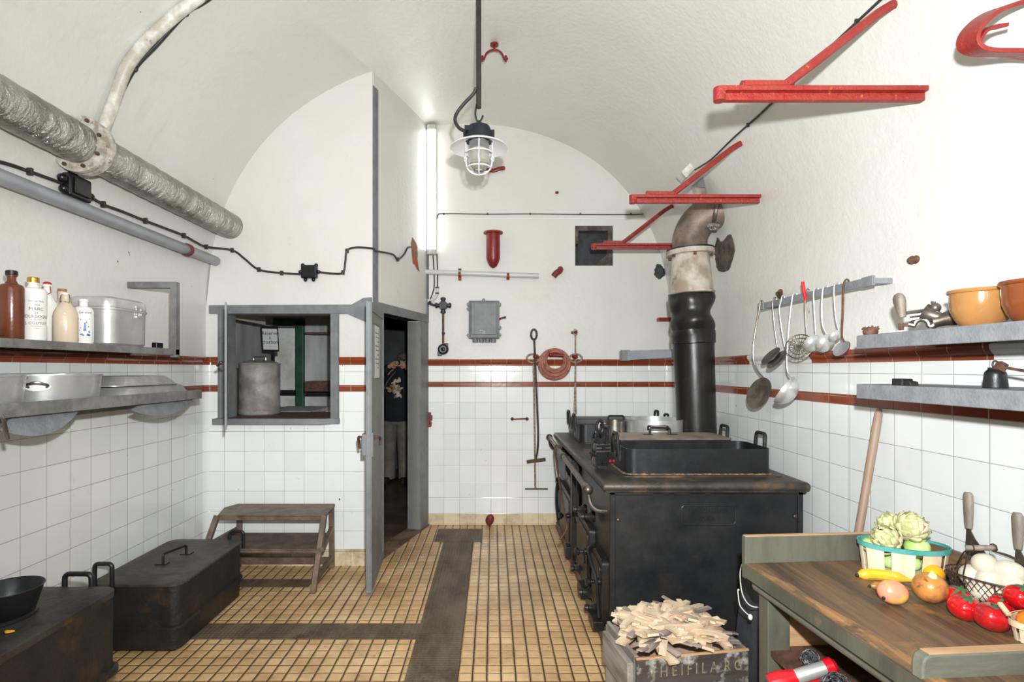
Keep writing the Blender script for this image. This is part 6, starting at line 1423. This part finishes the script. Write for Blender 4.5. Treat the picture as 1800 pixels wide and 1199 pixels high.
fruit('tomato', 1795, 1049, .040, (1, 1, .88), M['tomato'], 'red tomato at the right edge above the small basket', 'tomato', tomfn, grp=G, ext=tleaf, base=TZ+.045)

# small veneer basket with vegetables
sb = Vector((1.492, 1.503, TZ+.001))
veneer_basket(sb, .085, .045, math.radians(8), .055, 'small veneer punnet with orange peppers at the right edge of the table', 8, .010, 'chipw', 'punnet')
for (dx, dy, r_, lb) in ((-.03, .012, .034, 'orange pepper at the left end of the punnet'), (.035, 0, .034, 'orange pepper at the right end of the punnet')):
    c = sb+Vector((dx, dy, .043)); r = E('orange_pepper', c, lb, 'pepper', 'orange peppers in the punnet')
    b = B(); b.ball(c, r_, (1, .95, .8), 20, 12, fn=lambda d, t, p: 1+.08*math.cos(4*p)*math.sin(t)); b.done('fruit', M['orange'], r)
random.seed(4)
for k in range(6):
    c = sb+Vector((random.uniform(-.05, .03), random.uniform(-.04, .0), .068+random.uniform(0, .012)))
    b = B(); a = random.uniform(-.6, .6); d = Vector((math.cos(a), math.sin(a)*.4, .25)).normalized(); b.bar(c-d*.028, c+d*.028, .008, .007)
    tag(b.done('white_stick', M['chip1'], bevel=.002), 'pale stick lying on the peppers in the punnet', 'stick', 'pale sticks on the punnet')
b = B(); b.bar(q(1757, 1060, 1.51), q(1774, 1082, 1.475), .012, .008); tag(b.done('white_stick', M['chip1'], bevel=.002), 'pale stick leaning on the left end of the punnet', 'stick', 'pale sticks on the punnet')

# wire basket of eggs
ec = Vector((1.565, 1.715, TZ+.001)); erot = math.radians(-50); EA, EB, EH = .135, .088, .085
r = E('wire_egg_basket', ec, 'brown wire basket with a wooden grip heaped with white eggs', 'basket')
def ept(t, z, k=1.0):
    g = (.78+.22*min(z/EH, 1)**.7)*k; x, y = EA*g*math.cos(t), EB*g*math.sin(t)
    return Vector((ec.x+x*math.cos(erot)-y*math.sin(erot), ec.y+x*math.sin(erot)+y*math.cos(erot), ec.z+.002+z))
b = B(); nW = 46
for s_ in (-1, 1):
    for k in range(nW): b.tube([ept(2*PI*k/nW+s_*i*.075, EH*i/6) for i in range(7)], .0011, 4)
b.done('wire_mesh', M['wire'], r)
b = B(); b.tube([ept(2*PI*k/48, EH) for k in range(48)], .0026, 8, closed=True); b.tube([ept(2*PI*k/48, 0) for k in range(48)], .0022, 6, closed=True)
for k in range(6): b.tube([ept(2*PI*k/6+.5, EH*i/5) for i in range(6)], .002, 6)
b.done('wire_rim', M['wire'], r)
gp0, gp1 = P(1697, 963, 1.70), P(1753, 963, 1.66)
b = B(); b.tube([gp0, gp1], .0085, 14); grip = b.done('wooden_grip', M['bone'], r)
b = B()
for gp, tt in ((gp0.lerp(gp1, .18), (-2.2, 2.6)), (gp0.lerp(gp1, .88), (.9, -.3))):
    b.tube([gp+Vector((0, .011*math.cos(a), .011*math.sin(a))) for a in [k*PI/6 for k in range(12)]], .002, 6, closed=True)
    for t_ in tt: e = ept(t_, EH); b.tube(smooth_path([gp-Vector((0, 0, .01)), gp.lerp(e, .45)+Vector((0, 0, .012)), e], 5), .0022, 6)
b.done('bail', M['wire'], r)
eggs = [(-.06, 0, .036), (.0, .035, .036), (.0, -.038, .036), (.065, .0, .036), (-.055, .045, .045), (.05, .045, .045), (.06, -.04, .045), (-.055, -.045, .045),
        (-.085, .0, .075), (-.03, -.035, .08), (.03, -.03, .082), (.08, .01, .078), (.03, .035, .08), (-.03, .03, .082), (-.045, .0, .118), (.02, -.012, .114)]
b = B(); b.ball((0, 0, 0), .034, (1.22, .98, .98), 26, 16, fn=lambda d, t, p: 1+.06*d.x); egg = b.done('egg', M['egg'], origin='world')
random.seed(9)
for k, (x, y, z) in enumerate(eggs):
    o = egg if k == 0 else egg.copy()
    if k: C.objects.link(o)
    o.location = Vector((ec.x+x*.83*math.cos(erot)-y*.83*math.sin(erot), ec.y+x*.83*math.sin(erot)+y*.83*math.cos(erot), ec.z+z+.0))
    o.rotation_euler = (random.uniform(-.4, .4), random.uniform(-.4, .4), random.uniform(0, 6))
    tag(o, 'white egg in the %s layer of the wire basket, %s half' % ('bottom' if z < .04 else 'second' if z < .06 else 'third' if z < .1 else 'top', 'far left' if x < 0 else 'near right'), 'egg', 'white eggs in the wire basket')
o['label'] = 'white egg in the middle on top of the wire basket heap'
bpy.data.objects['egg.014']['label'] = 'large white egg at the upper left of the wire basket heap'
eggs_ = None

# cleavers on the wall ledge
def cleaver(xh, y0, y1, y2, wd, X, lb, lean=0.0):
    Y = X*F/(xh-CX)
    z0, z1 = CZ-(y0-CY)*Y/F, CZ-(y1-CY)*Y/F
    r = E('cleaver', (X, Y, TZ+.1), lb, 'cleaver', 'cleavers standing behind the table')
    b = B(); b.tube([(X-.0, Y, z1-.005), (X-.0, Y, z1+.01), (X, Y+.001, (z0+z1)/2), (X, Y+.003, z0-.012), (X, Y+.004, z0)], [.012, .014, .0165, .017, .012], 14, flat=.75, up0=(1, 0, 0)); b.done('handle', M['bone'], r)
    b = B(); zb = CZ-(y2-CY)*Y/F; b.prism([(Y+.012, zb), (Y-wd, zb), (Y-wd, z1-.10), (Y-.025, z1-.035), (Y-.010, z1-.012), (Y-.008, z1), (Y+.008, z1), (Y+.012, z1-.06)], 'YZ', X-.0015, X+.0015); b.done('blade', M['steeld'], r)
cleaver(1703, 866, 926, 995, .10, 1.668, 'old cleaver with a worn wooden handle behind the egg basket')
cleaver(1790, 902, 962, 1020, .09, 1.672, 'second cleaver cut by the right edge behind the table')

# ================================================================== PERSON IN THE CORRIDOR
def skin(name, verts, edges, radii, mat, parent, sub=2, root=0, loc=None):
    me = bpy.data.meshes.new(name); me.from_pydata([tuple(v) for v in verts], edges, []); o = bpy.data.objects.new(name, me); C.objects.link(o)
    o.modifiers.new('s', 'SKIN').use_smooth_shade = True; sv = me.skin_vertices[0].data
    for i, r_ in enumerate(radii): sv[i].radius = (r_ if isinstance(r_, tuple) else (r_, r_)); sv[i].use_root = (i == root)
    m = o.modifiers.new('u', 'SUBSURF'); m.levels = m.render_levels = sub
    dg = bpy.context.evaluated_depsgraph_get(); me2 = bpy.data.meshes.new_from_object(o.evaluated_get(dg)); bpy.data.objects.remove(o)
    for p in me2.polygons: p.use_smooth = True
    me2.materials.clear(); me2.materials.append(mat)
    o = bpy.data.objects.new(name, me2); C.objects.link(o)
    if parent: o.parent = parent; me2.transform(Matrix.Translation(-parent.location))
    return o
PO = Vector((-1.262, 7.35, -.004))
pr = E('person', PO, 'person in a dark printed hoodie and grey trousers raising a camera in the corridor', 'person')
def pv(x, y, z): return PO+Vector((x, y, z))
V_ = [pv(0, 0, .93), pv(.005, .0, 1.10), pv(.02, -.01, 1.27), pv(.04, -.01, 1.40), pv(.07, -.03, 1.50), pv(.09, -.06, 1.57), pv(.10, -.07, 1.64)]
E_ = [(0, 1), (1, 2), (2, 3), (3, 4), (4, 5), (5, 6)]; R__ = [(.15, .115), (.145, .11), (.155, .11), (.12, .085), .055, (.075, .085), (.062, .075)]
def chain(start, pts, rs):
    i = start
    for p, r_ in zip(pts, rs): V_.append(p); R__.append(r_); E_.append((i, len(V_)-1)); i = len(V_)-1
    return i
# legs
chain(0, [pv(-.09, 0, .84), pv(-.10, -.02, .48), pv(-.11, .02, .10), pv(-.115, -.03, .04), pv(-.125, -.14, .03)], [.085, .06, .045, .042, .035])
chain(0, [pv(.09, 0, .84), pv(.095, .02, .48), pv(.09, .05, .10), pv(.09, .0, .04), pv(.10, -.11, .03)], [.085, .06, .045, .042, .035])
# arms and hands
for sx, elb, hand in ((-1, pv(-.23, -.20, 1.36), pv(-.015, -.27, 1.55)), (1, pv(.28, -.17, 1.24), pv(.145, -.26, 1.55))):
    sh = pv(.02+sx*.19, -.01, 1.40); wr = elb.lerp(hand, .86); i = chain(3, [sh, sh.lerp(elb, .5), elb, elb.lerp(hand, .5), wr, hand], [.07, .055, .047, .04, .027, .034])
    d = (hand-wr).normalized()
    for f in range(5):
        if f < 4:
            p1 = hand+Vector((-sx*.015, -.025, .022-.017*f)); p2 = p1+Vector((-sx*.028, -.022, .006)); p3 = p2+Vector((-sx*.030, .004, 0)); p4 = p3+Vector((-sx*(.018+.004*(f % 3)), .010, 0)); chain(i, [p1, p2, p3, p4], [.011, .0095, .0085, .007])
        else:
            p1 = hand+Vector((-sx*.005, .0, -.045)); chain(i, [p1, p1+Vector((-sx*.025, -.012, -.008)), p1+Vector((-sx*.045, -.018, .004))], [.012, .0105, .008])
# nose and ears
chain(5, [pv(.09, -.158, 1.575)], [.013]); chain(5, [pv(.015, -.06, 1.59)], [.014]); chain(5, [pv(.172, -.06, 1.59)], [.014])
skin('body', V_, E_, R__, M['skin'], pr)
for sx in (-1, 1):
    b = B(); b.ball(pv(.09+sx*.028, -.142, 1.60), .011); b.done('eye', M['tip'], pr)
b = B(); b.tube([pv(.068, -.142, 1.535), pv(.09, -.15, 1.532), pv(.112, -.142, 1.535)], .005, 8); b.done('mouth', M['peach'], pr)
b = B(); b.ball(pv(.098, -.055, 1.635), .088, (.98, 1.05, .85), 24, 14); hr = b.done('hair', M['hair'], pr)
# hoodie: a lofted trunk with skinned sleeves
def trunk(rings, nm, mat, n=32):
    b = B(); b.loft([[pv(cx_+a*math.cos(2*PI*k/n)*(1+.02*math.sin(5*2*PI*k/n+z*20)), cy_+bb_*math.sin(2*PI*k/n), z) for k in range(n)] for z, cx_, cy_, a, bb_ in rings]); return b.done(nm, mat, pr)
hd = trunk([(.80, 0, 0, .165, .13), (.81, 0, 0, .185, .15), (.88, 0, 0, .205, .165), (1.0, .005, 0, .20, .16), (1.15, .01, -.005, .195, .155), (1.28, .025, -.01, .205, .15), (1.38, .035, -.01, .20, .13), (1.44, .045, -.01, .16, .11), (1.49, .06, -.015, .095, .09), (1.52, .065, -.02, .075, .08)], 'hoodie', M['hoodie'])
for sx, elb, hand in ((-1, pv(-.23, -.20, 1.36), pv(-.015, -.27, 1.55)), (1, pv(.28, -.17, 1.24), pv(.145, -.26, 1.55))):
    sh = pv(.03+sx*.13, -.01, 1.39); q_ = [sh, pv(.02+sx*.19, -.02, 1.38), sh.lerp(elb, .6), elb, elb.lerp(hand, .5), elb.lerp(hand, .8)]
    b = B(); b.tube(smooth_path(q_, 4), [.088-.0021*k for k in range(21)], 14); b.done('sleeve', M['hoodie'], hd)
# pale generic print laid on the chest of the hoodie
dg = bpy.context.evaluated_depsgraph_get()
b = B(); random.seed(12)
for k in range(34):
    x_, z_ = random.gauss(.0, .035), random.uniform(1.13, 1.34); s_ = random.uniform(.025, .045)
    y_ = -.01-.152*math.sqrt(max(.2, 1-(x_/.2)**2)) - (.004 if z_ < 1.3 else -.01)
    a = random.uniform(0, 3); b.ball(pv(.01+x_, y_, z_), s_, (1, .12, .45), 8, 5, (0, a, x_*2.5))
b.done('chest_print', M['print'], hd)
b = B(); b.tube(smooth_path([pv(.0, -.12, 1.45), pv(-.07, -.16, 1.36), pv(-.13, -.17, 1.25), pv(-.19, -.12, 1.10)], 5), .014, 8, flat=.4); b.done('camera_strap', M['shelf'], pr)
tr = trunk([(.76, 0, 0, .17, .12), (.80, 0, 0, .18, .135), (.90, 0, 0, .17, .13), (.95, 0, 0, .15, .12)], 'trousers', M['trousers'])
for sx in (-1, 1):
    b = B(); n = 24
    b.loft([[pv(sx*x_+a*math.cos(2*PI*k/n), y_+bb_*math.sin(2*PI*k/n)+.006*math.sin(3*k+z*30), z) for k in range(n)] for z, x_, y_, a, bb_ in ((.05, .105, .0, .085, .105), (.12, .105, .01, .086, .10), (.3, .102, 0, .088, .095), (.5, .098, -.01, .092, .10), (.7, .09, 0, .10, .115), (.84, .08, 0, .095, .12))]); b.done('trouser_leg', M['trousers'], tr)
for x_, y_ in ((-.12, -.05), (.10, -.02)):
    b = B(); b.loft([[(p[0], p[1], z) for p in oval(.05+g, .135+g, 24, PO.x+x_, PO.y+y_-.04)] for g, z in ((0, 0), (.004, .02), (0, .045), (-.02, .075))]); b.done('shoe', M['shoe'], pr)
r = E('photo_camera', pv(.065, -.24, 1.56), 'black camera held up to the face of the person in the corridor', 'camera')
b = B(); b.boxc(pv(.065, -.22, 1.57), (.12, .055, .085)); b.boxc(pv(.065, -.22, 1.62), (.05, .05, .03)); b.done('body', M['plastic_black'], r, bevel=.008)
b = B(); b.lathe([(0, 0), (.034, 0), (.036, .05), (.034, .08), (.028, .082), (.026, .07), (0, .065)], pv(.065, -.245, 1.565), (0, -1, 0), 24); b.done('lens', M['bakelite'], r)
